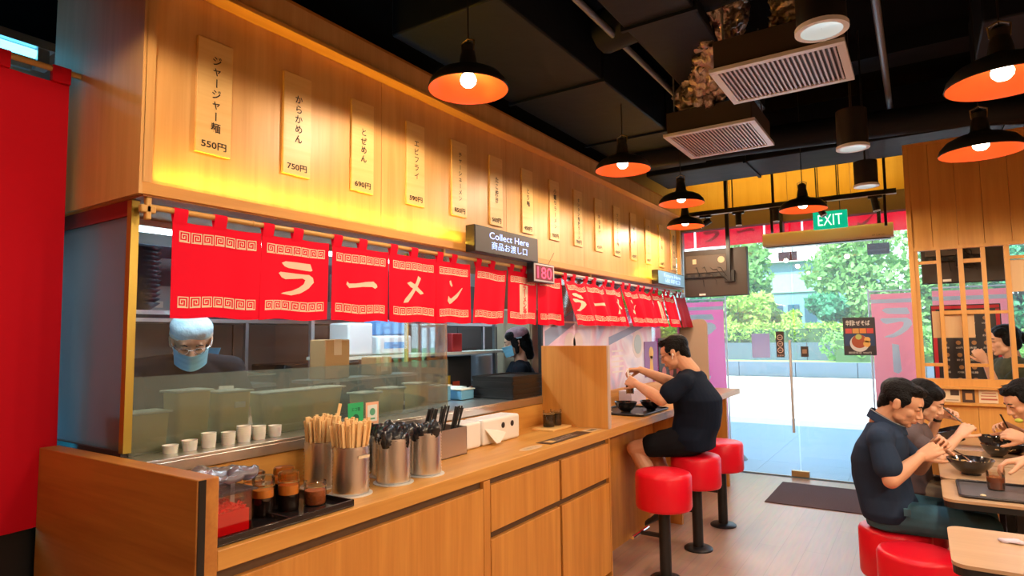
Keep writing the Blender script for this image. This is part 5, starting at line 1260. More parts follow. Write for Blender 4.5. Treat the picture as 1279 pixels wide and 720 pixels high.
mb = MB().ell((-1.87, 1.12, ZT+.142), (.11, .12, .018), n=36, m=16)
crumple(mb, 'bag_film', glassmat('bag_film', (.9, .88, .92), .5, haze=.38, hcol=(.7, .62, .68), rough=.15), bg_, .016, 26)
mb = MB().ell((-1.80, 1.19, ZT+.15), (.04, .05, .018), n=24, m=12); crumple(mb, 'bag_end', glassmat('bag_blue', (.75, .75, .9), .5, haze=.5, hcol=(.42, .40, .48), rough=.15), bg_, .014, 34)
# small cards
M_grn = mat('card_green', (.02, .42, .14), .5)
gc = thing('green_card', (-1.93, 1.78, 1.11), 'small green sign card standing behind the chopstick canisters', 'card')
def up_card(t, x, y, z0, z1, w, m, nm='card'): return MB().box(x-.001, x+.001, y-w/2, y+w/2, z0, z1).build(nm, m, t)
up_card(gc, -2.02, 1.86, 1.13, 1.225, .085, M_grn); MB().bar((-2.022, 1.86, 1.115), (-2.022, 1.86, 1.135), .01).build('foot', M_blackp, gc)
m = MB(); put_text(m, 'エコ箸', (-2.0185, 1.86, 1.198), UY, UZ, .03, .01, width=.05); m.lathe([(.018, 0), (.018, .0006)], (-2.0188, 1.86, 1.16), 20, axis=(1, 0, 0)).build('print', mat('print_dkgreen', (.0, .10, .05), .6), gc)
gc.location.z = 1.115
oc = thing('bordered_card', (-2.02, 1.955, 1.115), 'small white card with an orange border beside the green card', 'card')
up_card(oc, -2.02, 1.955, 1.13, 1.225, .075, mat('border_peach', (.80, .42, .25), .6)); MB().box(-2.0188, -2.018, 1.927, 1.983, 1.142, 1.213).build('white_panel', mat('card_white', (.72, .74, .68), .6), oc)
m = MB(); m.lathe([(.016, 0), (.016, .0006)], (-2.0178, 1.955, 1.183), 20, axis=(1, 0, 0)); m.box(-2.0178, -2.0172, 1.94, 1.97, 1.15, 1.157).build('print', mat('print_green2', (.1, .35, .2), .6), oc); MB().bar((-2.022, 1.955, 1.115), (-2.022, 1.955, 1.135), .01).build('foot', M_blackp, oc)
ch_ = thing('card_rail', (-2.03, 1.9, 1.0), 'thin dark rail holding the small sign cards upright', 'holder'); MB().box(-2.035, -2.01, 1.80, 2.0, .93, 1.1149).build('block', M_steel, ch_)
# plastic cups along the ledge
for k, (x, y, n) in enumerate([(-2.185, 1.17, 1), (-2.18, 1.235, 2), (-2.18, 1.305, 4), (-2.185, 1.385, 3), (-2.18, 1.445, 5), (-2.18, 1.51, 4), (-2.185, 1.585, 3)]):
    t = thing('cup_stack', (x, y, 1.115), '%s of small translucent white cups on the steel ledge, %s' % (['single lid', 'low stack', 'wide stack', 'short stack', 'tallest stack', 'medium stack', 'last stack'][k], ['nearest the glass corner', 'second from the corner', 'third from the corner', 'fourth from the corner', 'fifth from the corner', 'sixth from the corner', 'nearest the chopsticks'][k]), 'cups', 'stacks of small cups on the ledge')
    for q in range(n): MB().lathe([(.023, 0), (.0255, .026), (.0265, .028), (.024, .028), (.021, .003)], (x, y, 1.1155+q*.008), 20).build('cup', mat('cup_white', (.86, .82, .74), .35, sub=.3), t, smooth=True)
# printed strips on counter
st = thing('counter_notice', (-1.70, 3.1, ZC), 'long black printed notice strip lying on the counter edge before the divider', 'notice')
MB().box(-1.76, -1.665, 2.90, 3.38, ZC+.0002, ZC+.0015).build('sheet', mat('notice_black', (.05, .03, .02), .4), st)
m = MB()
put_text(m, 'PLEASE RETURN', (-1.70, 3.12, ZC+.002), UY, V((-1, 0, 0)), .04, .0, width=.26, height=.022); put_text(m, 'YOUR TRAY HERE', (-1.73, 3.12, ZC+.002), UY, V((-1, 0, 0)), .04, .0, width=.26, height=.018); m.build('lettering', mat('notice_text', (.55, .45, .35), .5), st)
MB().prism([(0, 0), (.06, .01), (.06, .05), (0, .06)], (-1.74, 2.94, ZC+.0022), UY, V((1, 0, 0)), -.0004).build('arrow_panel', M_board, st)
st = thing('counter_sticker', (-1.72, 2.75, ZC), 'clear oval sticker with worn print on the counter, left of the black notice', 'sticker')
m = MB(); P_ = [(.10*math.cos(a), .035*math.sin(a)) for a in [q*math.pi/12 for q in range(24)]]; m.prism(P_, (-1.705, 2.76, ZC+.0004), UY, V((1, 0, 0)), -.0006); m.build('sheet', mat('sticker_cream', (.72, .5, .28), .4), st)
m = MB(); put_text(m, 'THANK YOU', (-1.705, 2.76, ZC+.0015), UY, V((-1, 0, 0)), .04, .0, width=.11, height=.02); m.build('lettering', mat('notice_text2', (.3, .2, .13), .5), st)
st = thing('far_sticker', (-1.70, 3.46, ZC), 'small pale sticker with a dark centre at the foot of the divider', 'sticker'); MB().box(-1.74, -1.665, 3.395, 3.53, ZC+.0002, ZC+.0014).build('sheet', mat('sticker_cream', (.72, .5, .28), .4), st); MB().box(-1.72, -1.685, 3.42, 3.50, ZC+.0014, ZC+.002).build('print', mat('notice_text3', (.22, .15, .08), .5), st)

# ================================================================== BOWLS, FOOD
def bowl(x, y, z, r, h, label, tilt=None, food=None, cat='bowl'):
    t = thing('noodle_bowl', (x, y, z), label, cat, 'black noodle bowls')
    pr = [(r*.40, 0), (r*.42, .004), (r*.40, h*.10), (r*.60, h*.26), (r*.84, h*.60), (r, h), (r*.975, h*1.01), (r*.80, h*.62), (r*.55, h*.30), (r*.05, h*.22)]
    MB().lathe(pr, (x, y, z), 40).build('bowl_body', M_lacq, t, smooth=True, sharp=60)
    if food:
        MB().lathe([(r*.60, h*.60), (r*.80, h*.64), (r*.02, h*.66)], (x, y, z), 32).build('broth', mat('broth_%s' % food, {'red': (.28, .07, .03), 'brown': (.22, .12, .05)}[food], .2), t, smooth=True)
        m = MB(); q = random.Random(int(x*1000)+int(y*77))
        for k in range(26):
            a = q.uniform(0, 6.28); rd = q.uniform(.05, .55)*r; p = V((x+rd*math.cos(a), y+rd*math.sin(a), z+h*.68)); pts = [p]
            for s_ in range(4): pts.append(pts[-1]+V((q.uniform(-.02, .02), q.uniform(-.02, .02), q.uniform(-.003, .006))))
            m.tube(pts, .0022, 5)
        o = m.build('noodles', mat('noodle', (.75, .52, .25), .5), t, smooth=True); o['kind'] = 'stuff'
    if tilt: t.rotation_euler = tilt
    return t
ZTb = .740
bowl(.185, 4.16, ZTb, .108, .082, 'large black noodle bowl with a spoon, on the table behind the tray', food='red')
bowl(.165, 5.12, ZTb+.035, .115, .085, 'black bowl tipped towards the woman with chopsticks', tilt=(0, R(-16), 0))
bowl(.345, 4.80, ZTb, .078, .075, 'small black bowl nearest the green garnish diner', food='red')
bowl(.345, 5.10, ZTb, .075, .085, 'small dark red rimmed bowl behind the small black bowl', food='brown')
bowl(.44, 4.98, ZTb, .10, .068, 'wide black bowl held by the diner at the far right', food='brown')
def round_spoon(a, b, label, m=M_sp, r=.0035):
    t = thing('table_spoon', a, label, 'spoon'); a = V(a); b = V(b)
    MB().tube([a, a.lerp(b, .5)+V((0, 0, .006)), b], r, 8).ell(b, (.02, .015, .006), n=14, m=8).build('spoon_body', m, t, smooth=True); return t
round_spoon((.115, 4.19, ZTb+.115), (.19, 4.14, ZTb+.07), 'silver spoon resting in the large black bowl', M_chrome)
# grey tray and glass on table two
gt = thing('serving_tray', (.36, 3.74, ZTb), 'grey-black serving tray on the table in front of the man in navy', 'tray')
def rrect(x0, x1, y0, y1, r, n=6):
    P_ = []
    for cx, cy_, a0 in ((x1-r, y1-r, 0), (x0+r, y1-r, 90), (x0+r, y0+r, 180), (x1-r, y0+r, 270)):
        for k in range(n+1): a = R(a0+90*k/n); P_.append((cx+r*math.cos(a), cy_+r*math.sin(a)))
    return P_
M_tray = mat('tray_grey', (.10, .09, .095), .4)
MB().prism(rrect(.115, .60, 3.565, 3.93, .03), (0, 0, ZTb), (1, 0, 0), (0, 1, 0), .004).build('tray_floor', M_tray, gt)
P_ = rrect(.112, .603, 3.562, 3.933, .032); MB().tube([(x, y, ZTb+.009) for x, y in P_+[P_[0]]], .006, 6).build('tray_rim', mat('rim_dark', (.03, .025, .03), .3), gt, smooth=True)
def drink(x, y, z, r, h, label, liq=(.40, .10, .025)):
    t = thing('drink_glass', (x, y, z), label, 'glass')
    MB().lathe([(r*.86, 0), (r*.86, .004), (r*.9, .008), (r, h), (r*.96, h), (r*.84, .008)], (x, y, z), 28, cap=False).lathe([(r*.86, 0), (r*.86, .003)], (x, y, z), 28).build('glass_body', M_jar, t, smooth=True)
    MB().lathe([(r*.82, .006), (r*.93, h*.68)], (x, y, z), 28).build('drink', mat('tea_%0.2f' % liq[0], liq, .1), t, smooth=True)
    return t
drink(.262, 3.80, ZTb+.004, .038, .088, 'glass of iced tea on the grey tray under the reaching hand')
m = MB()
for x, y in ((.20, 3.62), (.44, 3.86), (.50, 3.80), (.42, 3.70)): tag(MB().ell((x, y, ZTb+.008), (.012, .01, .006), n=10, m=6).build('food_crumb', mat('crumb', (.75, .62, .40), .6), smooth=True), 'pale crumb of food left on the grey tray', 'crumb', 'crumbs on the grey tray')
pn = thing('paper_napkin', (.20, 2.86, ZTb), 'crumpled translucent wrapper on the foreground table', 'wrapper'); crumple(MB().ell((.24, 2.90, ZTb+.006), (.045, .02, .006), n=20, m=8), 'film', mat('wrapper', (.6, .55, .65), .3), pn, .01, 40)
tag(MB().prism(rrect(.10, .30, 4.84, 5.04, .02), (0, 0, ZTb), (1, 0, 0), (0, 1, 0), .004).build('paper_mat', mat('mat_pale', (.62, .45, .38), .6)), 'pale paper place mat under the tipped bowl', 'mat').location.y = .13
# bar diner's meal
tb_ = thing('serving_tray', (-1.87, 4.45, ZC), 'black serving tray with the diner in black\'s meal on the counter', 'tray')
MB().prism(rrect(-2.06, -1.66, 4.18, 4.72, .03), (0, 0, ZC+.0005), (1, 0, 0), (0, 1, 0), .005).build('tray_floor', M_blackp, tb_)
P_ = rrect(-2.062, -1.658, 4.178, 4.722, .03); MB().tube([(x, y, ZC+.011) for x, y in P_+[P_[0]]], .006, 6).build('tray_rim', M_blackp, tb_, smooth=True)
bowl(-1.86, 4.36, ZC+.006, .085, .075, 'black noodle bowl on the counter tray, left of the diner in black', food='brown')
bowl(-1.74, 4.56, ZC+.006, .085, .07, 'second black bowl on the counter tray under the forearm', food='brown')
for (x, y, l) in ((-1.70, 4.22, 'white paper wrapper on the corner of the counter tray'), (-1.98, 4.28, 'folded white napkin on the left of the counter tray')):
    t = thing('napkin', (x, y, ZC+.006), l, 'napkin'); MB().prism([(-.03, -.04), (.035, -.03), (.03, .04), (-.035, .03)], (x, y, ZC+.006), (1, 0, 0), (0, 1, 0), .004).build('sheet', M_white, t)
cd = thing('condiment_jar', (-2.0, 4.02, ZC), 'jar of orange spice beside a black pepper mill on the far counter', 'jar')
MB().cyl((-2.0, 4.02, ZC), .035, .08, 20).build('glass', M_jar, cd, smooth=True); MB().cyl((-2.0, 4.02, ZC+.002), .032, .05, 20).build('contents', mat('spice', (.5, .25, .1), .6), cd, smooth=True)
pm = thing('pepper_mill', (-1.98, 4.15, ZC), 'black pepper mill on the far counter before the poster', 'mill'); MB().lathe([(.024, 0), (.024, .07), (.018, .078), (.024, .09), (.02, .105), (.004, .11)], (-1.98, 4.15, ZC), 20).build('mill_body', M_black, pm, smooth=True)
tbx = thing('tissue_box', (-2.03, 4.35, ZC), 'pale lilac tissue box against the glass behind the counter meal', 'box'); MB().box(-2.10, -1.99, 4.78, 5.1, ZC, ZC+.12).build('carton', mat('lilac', (.6, .55, .72), .5), tbx, bevel=.004); MB().box(-2.07, -2.02, 4.86, 5.02, ZC+.12, ZC+.135).build('tissue_tuft', M_white, tbx, bevel=.004)
tbx.location = (-2.03, 4.9, ZC)
for ch in tbx.children: ch.location = ch.location-V((0, .55, 0))

# ================================================================== PEOPLE
def remesh(mb, name, m, parent, vox, smooth=3, folds=0.0, fsc=9.0, seed=0, sfac=.5):
    me = bpy.data.meshes.new('tmp'); me.from_pydata([tuple(p) for p in mb.v], [], mb.f)
    bm = bmesh.new(); bm.from_mesh(me); 
    bmesh.ops.recalc_face_normals(bm, faces=bm.faces); bm.to_mesh(me); bm.free()
    o = bpy.data.objects.new('tmp', me); COL.objects.link(o)
    r = o.modifiers.new('r', 'REMESH'); r.mode = 'VOXEL'; r.voxel_size = vox; r.adaptivity = 0
    if smooth: s = o.modifiers.new('s', 'SMOOTH'); s.iterations = smooth; s.factor = sfac
    dg = bpy.context.evaluated_depsgraph_get(); dg.update()
    ne = bpy.data.meshes.new_from_object(o.evaluated_get(dg)); bpy.data.objects.remove(o); bpy.data.meshes.remove(me)
    n = len(ne.vertices); co = np.zeros(n*3); ne.vertices.foreach_get('co', co); co = co.reshape(-1, 3)
    if folds:
        no = np.zeros(n*3); ne.vertices.foreach_get('normal', no); no = no.reshape(-1, 3); rg_ = np.random.default_rng(seed); d = np.zeros(n)
        for k in range(5):
            v = rg_.normal(size=3); v /= np.linalg.norm(v); u = rg_.normal(size=3)
            d += np.sin(co@v*fsc*(1.6+k*1.1)+1.6*np.sin(co@u*fsc*.7)+k)/(1+k*.7)
        co = co+no*(d*folds)[:, None]
    co = co-np.array(wloc(parent)); ne.vertices.foreach_set('co', co.ravel())
    ne.materials.clear(); ne.materials.append(m); ne.name = name
    o = link_mesh(ne, name, parent); ne.polygons.foreach_set('use_smooth', [True]*len(ne.polygons)); ne.update(); return o
def basis(f, up):
    f = V(f).normalized(); up = V(up); r = f.cross(up).normalized(); u = r.cross(f).normalized()
    return Matrix((r, f, u)).transposed()   # columns: right, forward, up
def head_prims(mb, H, B, s=1.0, fem=False):
    P = lambda x, y, z: V(H)+B @ V((x*s, y*s, z*s))
    E = lambda c, r: mb.ell(P(*c), tuple(q*s for q in r), B, 20, 14)
    E((0, -.012, .032), (.076, .094, .082)); E((0, .018, .025), (.067, .075, .060)); E((0, .022, -.030), (.060, .066, .078))
    E((0, .035, -.075), (.046 if not fem else .040, .044, .034)); E((0, .066, -.094), (.020, .017, .016))
    for sx in (-1, 1):
        E((sx*.036, .054, -.028), (.022, .026, .024)); E((sx*.030, .078, .004), (.015, .012, .009)); E((sx*.012, .094, -.040), (.009, .010, .008))
        E((sx*.083, -.008, -.006), (.008, .018, .031)); E((sx*.087, -.016, .006), (.006, .012, .018)); E((sx*.079, .0, -.012), (.010, .012, .02))
        E((sx*.042, .022, -.064), (.017, .030, .024))
    mb.cap(P(-.032, .080, .024), P(.032, .080, .024), .010*s); mb.cap(P(0, .084, .010), P(0, .104, -.034), .0085*s, .0125*s)
    E((0, .088, -.060), (.022, .011, .0065)); E((0, .085, -.071), (.019, .011, .0075))
    return P
def hand_prims(mb, wr, fd, nrm, side, curl=(25, 40, 30), s=1.0, spread=1.0, thumb=(40, 20), out=None):
    # fd: finger direction, nrm: back-of-hand normal, side: +1 thumb towards right vector
    fd = V(fd).normalized(); nrm = V(nrm); x = fd.cross(nrm).normalized(); nrm = x.cross(fd).normalized(); x = x*side
    P = lambda a, b, c: V(wr)+(x*a+fd*b+nrm*c)*s
    tips = []
    xs = (.030, .010, -.011, -.031); ln = (.070, .080, .073, .057)
    for i, (xx, L) in enumerate(zip(xs, ln)):
        mb.cap(P(xx*.55, .0, 0), P(xx, .082-.004*abs(i-1), 0), .0155*s, .0115*s)
        p = P(xx, .084-.004*abs(i-1), .001); ang = 0; d0 = fd+x*(xx*2.2*spread)*.9
        for j, (fr, cj) in enumerate(zip((.46, .30, .24), curl)):
            ang += R(cj+(i*3 if j == 0 else 0)); dd = (d0*math.cos(ang)-nrm*math.sin(ang)).normalized(); q = p+dd*L*fr*s
            mb.cap(p, q, (.0088-.0008*j)*s, (.0082-.0009*j)*s); p = q
        tips.append(p)
    a, b = R(thumb[0]), R(thumb[1]); p0 = P(.022, .014, -.006); d1 = (x*math.sin(a)+fd*math.cos(a)-nrm*.35).normalized(); p1 = p0+d1*.045*s
    d2 = (d1+fd*math.sin(b)-nrm*.25).normalized(); p2 = p1+d2*.032*s; p3 = p2+(d2+fd*.2).normalized()*.026*s
    mb.cap(p0, p1, .0155*s, .0125*s); mb.cap(p1, p2, .0115*s, .0105*s); mb.cap(p2, p3, .0098*s, .0085*s); tips.append(p3)
    mb.loft([(P(0, -.012, 0), x*.026*s, nrm*.018*s), (P(0, .03, 0), x*.034*s, nrm*.017*s), (P(0, .07, 0), x*.040*s, nrm*.013*s)], 16)
    return tips
def person(name_label, loc, p, vox=.0048):
    """p: dict with pelvis, chest, head, face(dir), fwd(torso dir), arms (per side el, wr, fd, nrm, curl), legs (kn, an), clothes"""
    t = thing('person', loc, name_label, 'person')
    up = V((0, 0, 1)); fw = V(p['fwd']).normalized(); rt = fw.cross(up).normalized(); g = p.get('girth', 1.0); fem = p.get('fem', False); sh = p.get('shw', .19)
    pel, che = V(p['pelvis']), V(p['chest']); ax = (che-pel).normalized(); dp = rt.cross(ax).normalized()*-1
    if dp.dot(fw) < 0: dp = -dp
    H = V(p['head']); B = basis(p['face'], p.get('hup', (0, 0, 1))); hs = p.get('hs', 1.0)
    nb = che+ax*.055+fw*.0; L = (che-pel).length
    bend = p.get('bend', .0)
    def spine(s_): return pel.lerp(che, s_)-dp*bend*math.sin(math.pi*min(1, max(0, s_)))
    def torso(mb, e, z0=-.10, top=True):
        secs = [(z0, .150, .100), (-.02, .168, .112), (.18, .160, .108*g), (.42, .146*(g+1)/2, .108*g), (.66, .160*(g+1)/2, .112*g), (.86, .170, .110), (1.0, .150, .090)]
        S_ = []
        for s_, w_, d_ in secs:
            k_ = sh/.19 if s_ > .5 else p.get('hipw', 1)
            c = pel+(che-pel).normalized()*s_*L if (s_ < 0) else spine(s_)
            x_ = e*1.3 if (s_ < .1 and e) else 0; S_.append((c, rt*(w_*k_+e+x_), dp*(d_+e+x_)))
        if top: S_.append((che+ax*(.045+e*.9), rt*(.085+e*.5), dp*(.065+e*.5)))
        mb.loft(S_, 28, 2.4)
        for s_ in (-1, 1): mb.cap(che+rt*s_*.05+ax*.012, che+rt*s_*sh*.98-ax*.012, .050+e, .052+e)
    skin = p.get('skin', M_skin); body = MB(); torso(body, 0); P = head_prims(body, H, B, hs, fem)
    body.cap(P(0, -.030, -.045), nb-dp*.012, (.052 if not fem else .045), (.058 if not fem else .050)); body.cap(P(0, -.01, -.07), nb, .042, .052)
    shirt = MB(); torso(shirt, p.get('ease', .014), z0=p.get('hem', -.16)); sl = p.get('sleeve', .55); sr = p.get('slr', .060)
    tips = {}
    for sd, key in ((1, 'R'), (-1, 'L')):
        a = p.get(key)
        so = che+rt*sd*sh-ax*.012
        if a is None: a = dict(el=so-up*.28+rt*sd*.03, wr=so-up*.46+fw*.12, fd=-up, nrm=rt*sd)
        el, wr = V(a['el']), V(a['wr'])
        body.cap(so, el, .046*p.get('arm', 1), .037*p.get('arm', 1)); body.cap(el, el.lerp(wr, .4), .038*p.get('arm', 1), .037*p.get('arm', 1)); body.cap(el.lerp(wr, .4), wr, .037*p.get('arm', 1), .025)
        tips[key] = hand_prims(body, wr+(V(a['fd']).normalized())*.006, a['fd'], a['nrm'], a.get('side', sd), a.get('curl', (25, 40, 30)), a.get('hsz', .95), thumb=a.get('thumb', (40, 20)))
        tips[key+'w'] = wr
        if sl <= 1: shirt.cap(so, so.lerp(el, sl), .054*p.get('arm', 1), sr); 
        else:
            shirt.cap(so, el, .056, .050); shirt.cap(el, el.lerp(wr, sl-1), .05, .042)
    pants = MB(); pl_ = p.get('pants', 1.0); hipc = pel
    pants.loft([(pel-ax*.09, rt*(.160), dp*.115), (pel, rt*.180*p.get('hipw', 1), dp*.128), (pel+ax*.05, rt*.150*p.get('hipw', 1), dp*.105)], 24)
    shoes = MB()
    for sd, key in ((1, 'RL'), (-1, 'LL')):
        a = p[key]; hip = pel+rt*sd*.092-up*.02; kn, an = V(a['kn']), V(a['an'])
        body.cap(hip, kn, .078*p.get('leg', 1), .054*p.get('leg', 1)); body.cap(kn, kn.lerp(an, .35), .053, .052*p.get('leg', 1)); body.cap(kn.lerp(an, .35), an, .050, .033)
        ft = V(a.get('ft', tuple(fw))).normalized()
        body.cap(an-up*.03-ft*.03, an-up*.045+ft*.12, .034, .026)
        if pl_ >= 1.99: pants.cap(hip, kn, .090, .070); pants.cap(kn, an+up*.04, .068, .056)
        else: pants.cap(hip, hip.lerp(kn, pl_), .095*p.get('leg', 1), .076*p.get('leg', 1))
        s1 = MB(); 
        s1.loft([(an-up*.055-ft*.055, ft.cross(up)*.03, up*.028), (an-up*.05, ft.cross(up)*.040, up*.038), (an-up*.055+ft*.09, ft.cross(up)*.046, up*.030), (an-up*.062+ft*.17, ft.cross(up)*.036, up*.020)], 16)
        s1.build('shoe', p.get('shoe', M_blackp), t, smooth=True)
    remesh(body, 'body', skin, t, vox, 3)
    so_ = remesh(shirt, 'shirt', p['shirt'], t, .0065, 5, folds=.0022, fsc=10, seed=hash(name_label) % 97 if False else len(name_label))
    remesh(pants, 'trousers' if pl_ >= 1.99 else 'shorts', p['pmat'], t, .0075, 4, folds=.002, fsc=12, seed=len(name_label)+1)
    # hair
    if p.get('hair', True):
        h = MB(); E = lambda c, r, n=20: h.ell(P(*c), tuple(q*hs for q in r), B, n, 14)
        if fem:
            E((0, -.022, .040), (.087, .100, .084)); E((0, -.060, -.02), (.074, .050, .075)); E((-.05, .028, .060), (.040, .055, .040)); E((.05, .028, .060), (.040, .055, .040))
            for sx in (-1, 1): E((sx*.076, .006, .010), (.016, .040, .055))
            if p['hair'] == 'tail':
                h.cap(P(0, -.10, .04), P(0, -.15, .0), .028, .034); h.cap(P(0, -.15, 0), P(0, -.17, -.12), .034, .014)
                E((0, -.10, .04), (.035, .03, .035))
            else:
                for sx in (-1, 1): h.cap(P(sx*.075, .0, 0), P(sx*.07, .01, -.07), .022, .016)
                h.cap(P(0, -.075, -.02), P(0, -.085, -.12), .055, .04)
        else:
            E((0, -.024, .046), (.084, .096, .078)); E((0, .022, .082), (.066, .066, .032)); E((0, -.066, -.005), (.066, .042, .058)); E((0, -.080, -.045), (.045, .022, .03))
            for sx in (-1, 1): E((sx*.070, -.012, .030), (.016, .058, .040)); E((sx*.074, .018, .010), (.006, .012, .026))
            q = random.Random(len(name_label))
            for k in range(26):
                a = q.uniform(-1.2, 1.2); h.cap(P(.055*math.sin(a), .045*math.cos(a)+q.uniform(-.05, .03), .098+q.uniform(-.004, .004)), P(.065*math.sin(a)+q.uniform(-.01, .01), .078*math.cos(a)+q.uniform(-.03, .012), .098+q.uniform(-.006, .012)), .010, .004)
        remesh(h, 'hair', p.get('hairm', M_hair), t, .0042, 1, folds=.0012, fsc=42, seed=3)
    # face details
    ey = MB()
    for sx in (-1, 1): ey.cap(P(sx*.021, .0885, .001), P(sx*.041, .084, .0), .0026*hs, .0018*hs)
    ey.build('eyelashes', M_hair, t, smooth=True)
    eb = MB()
    for sx in (-1, 1): eb.tube([P(sx*.016, .0925, .019), P(sx*.030, .090, .024), P(sx*.047, .080, .019)], [.0028*hs, .0032*hs, .0015*hs], 8)
    eb.build('eyebrows', M_hair, t, smooth=True)
    li = MB(); li.ell(P(0, .0935, -.0605), (.019*hs, .0065*hs, .0042*hs), B); li.ell(P(0, .0915, -.0695), (.016*hs, .0065*hs, .0052*hs), B)
    if not p.get('mask'): li.build('lips', mat('lips', (.48, .16, .12), .45), t, smooth=True)
    if p.get('mask'):
        mk = MB(); vs = []; nx, ny = 16, 10
        for sd in (0, .002):
            for j in range(ny+1):
                for i in range(nx+1):
                    a = (i/nx-.5)*2; v = j/ny; zz = -.020-v*.085; rr_ = .078-.006*v
                    bul = .030*math.exp(-(a*2.2)**2)*(1-.35*v)
                    vs.append(P(rr_*math.sin(a*1.22), rr_*math.cos(a*1.22)+.014+bul+sd+.002*math.sin(v*19), zz-.008*math.cos(a*1.4)+.012))
        N = (nx+1)*(ny+1); fs = []
        for j in range(ny):
            for i in range(nx): q = j*(nx+1)+i; fs += [(q, q+1, q+nx+2, q+nx+1), (N+q, N+q+nx+1, N+q+nx+2, N+q+1)]
        mk.add(vs, fs); mo = mk.build('face_mask', mat('mask_blue', (.22, .55, .75), .8), t, smooth=True)
        for sx in (-1, 1): MB().tube([P(sx*.072, .028, -.03), P(sx*.088, -.012, .02)], .0012, 5).build('ear_loop', M_white, mo)
    if p.get('glasses'):
        gl = MB()
        for sx in (-1, 1):
            gl.tube([P(sx*.033+.021*math.cos(a), .104-.006*abs(math.cos(a)), .0+.015*math.sin(a)) for a in [k*math.pi/10 for k in range(21)]], .0014, 6)
            gl.tube([P(sx*.054, .098, .004), P(sx*.080, .06, .008), P(sx*.088, -.01, .008)], .0014, 6)
        gl.tube([P(-.012, .104, .004), P(.012, .104, .004)], .0014, 6); gl.build('glasses', p['glasses'], t, smooth=True)
    return t, P, B, tips, so_
M_navy = mat('navy_polo', (.022, .038, .075), .85, spec=.12, bump=.15, bscale=300); M_tee = mat('black_tee', (.007, .012, .026), .85, spec=.12, bump=.15, bscale=300)
M_jean = mat('denim', (.06, .15, .21), .85, spec=.12, var=.35, vscale=14, bump=.2, bscale=350); M_short = mat('black_shorts', (.010, .011, .015), .8, spec=.12, bump=.15, bscale=250)
M_khaki = mat('khaki', (.22, .17, .115), .85, bump=.15, bscale=250); M_grey = mat('grey_top', (.10, .07, .075), .85); M_uni = mat('uniform_black', (.010, .013, .02), .85, spec=.12)
M_camo = mat('dark_green_top', (.05, .06, .035), .85, var=.6, vscale=30)
M_gm = mat('glasses_metal', (.6, .6, .62), .25, .8)
def chopsticks(a, b, label, m=None, col=None):
    t = thing('chopsticks', a, label, 'chopsticks'); a, b = V(a), V(b); d = (b-a); s_ = d.cross(V((0, 0, 1))).normalized()*.006
    for k in (-1, 1): MB().tube([a+s_*k, b+s_*k*.4], [.0034, .002], 6).build('stick', m or M_blackp, t, smooth=True)
    return t

# diner at the bar ------------------------------------------------------
t, P, B, tips, so_ = person('person in black t-shirt and shorts on a red bar stool, stirring a raised cup', (-1.4, 4.42, .66), dict(
    pelvis=(-1.385, 4.44, .79), chest=(-1.385, 4.42, 1.185), head=(-1.495, 4.41, 1.375), face=(-.93, -.10, -.36), hup=(0, 0, 1), fwd=(-1, -.04, 0), girth=1.32, shw=.20, arm=1.18, leg=1.12, bend=.045,
    L=dict(el=(-1.51, 4.15, 1.06), wr=(-1.735, 4.27, 1.15), fd=(-.9, .25, .30), nrm=(.15, -.95, .3), curl=(50, 60, 35), side=-1, thumb=(35, 30)),
    R=dict(el=(-1.55, 4.66, 1.12), wr=(-1.765, 4.43, 1.245), fd=(-.9, -.25, -.05), nrm=(.1, .3, .9), curl=(45, 60, 35), side=1),
    LL=dict(kn=(-1.77, 4.30, .685), an=(-1.55, 4.28, .33), ft=(-.8, 0, -.5)), RL=dict(kn=(-1.77, 4.56, .685), an=(-1.56, 4.56, .33), ft=(-.8, 0, -.5)),
    shirt=M_tee, pants=.68, pmat=M_short, sleeve=.60, slr=.074, hem=-.22, glasses=M_gm, hs=1.02, ease=.016), .0045)
MB().ell(P(-.0925, -.004, -.014), (.006, .007, .010), B).build('earbud', M_white, t, smooth=True)
m = MB(); m.cap(P(-.0935, .0, -.02), P(-.092, .010, -.040), .0028).build('earbud_stem', M_white, t, smooth=True)
drink(-1.805, 4.315, 1.075, .032, .095, 'clear cup of brown drink held up by the diner in black', (.20, .08, .03))
chopsticks((-1.845, 4.37, 1.255), (-1.80, 4.32, 1.13), 'pale stirrer held over the raised cup by the diner in black', M_white)

# man in navy polo --------------------------------------------------------
t, P, B, tips, so_ = person('person in navy polo shirt and jeans on a low red stool, hands at mouth', (-.18, 3.97, .47), dict(
    pelvis=(-.185, 3.97, .565), chest=(-.195, 3.965, .955), head=(-.105, 3.95, 1.125), face=(.90, -.12, -.42), fwd=(1, -.05, 0), girth=1.12, shw=.185, bend=.035,
    R=dict(el=(-.165, 3.71, .755), wr=(-.035, 3.845, .865), fd=(.75, .30, .45), nrm=(.1, -.9, .35), curl=(35, 45, 30), side=1),
    L=dict(el=(-.05, 4.20, .74), wr=(.03, 4.02, .90), fd=(.5, -.65, .45), nrm=(.5, .6, .5), curl=(45, 55, 35), side=-1),
    RL=dict(kn=(.215, 3.87, .535), an=(.18, 3.86, .09)), LL=dict(kn=(.215, 4.07, .535), an=(.20, 4.08, .09)),
    shirt=M_navy, pants=2, pmat=M_jean, sleeve=.66, slr=.066, hem=-.13, hs=1.02, arm=1.05), .0044)
def collar_ring(h, e):
    return [V((-.178+(.084+e)*math.cos(a)+h*.12, 3.963+(.080+e)*math.sin(a), 1.012+h-.046*math.cos(a))) for a in [2*math.pi*k/28 for k in range(29)]]
def band(rings, n=29): return [v for r_ in rings for v in r_], [(j*n+i, j*n+i+1, (j+1)*n+i+1, (j+1)*n+i) for j in range(len(rings)-1) for i in range(n-1)]
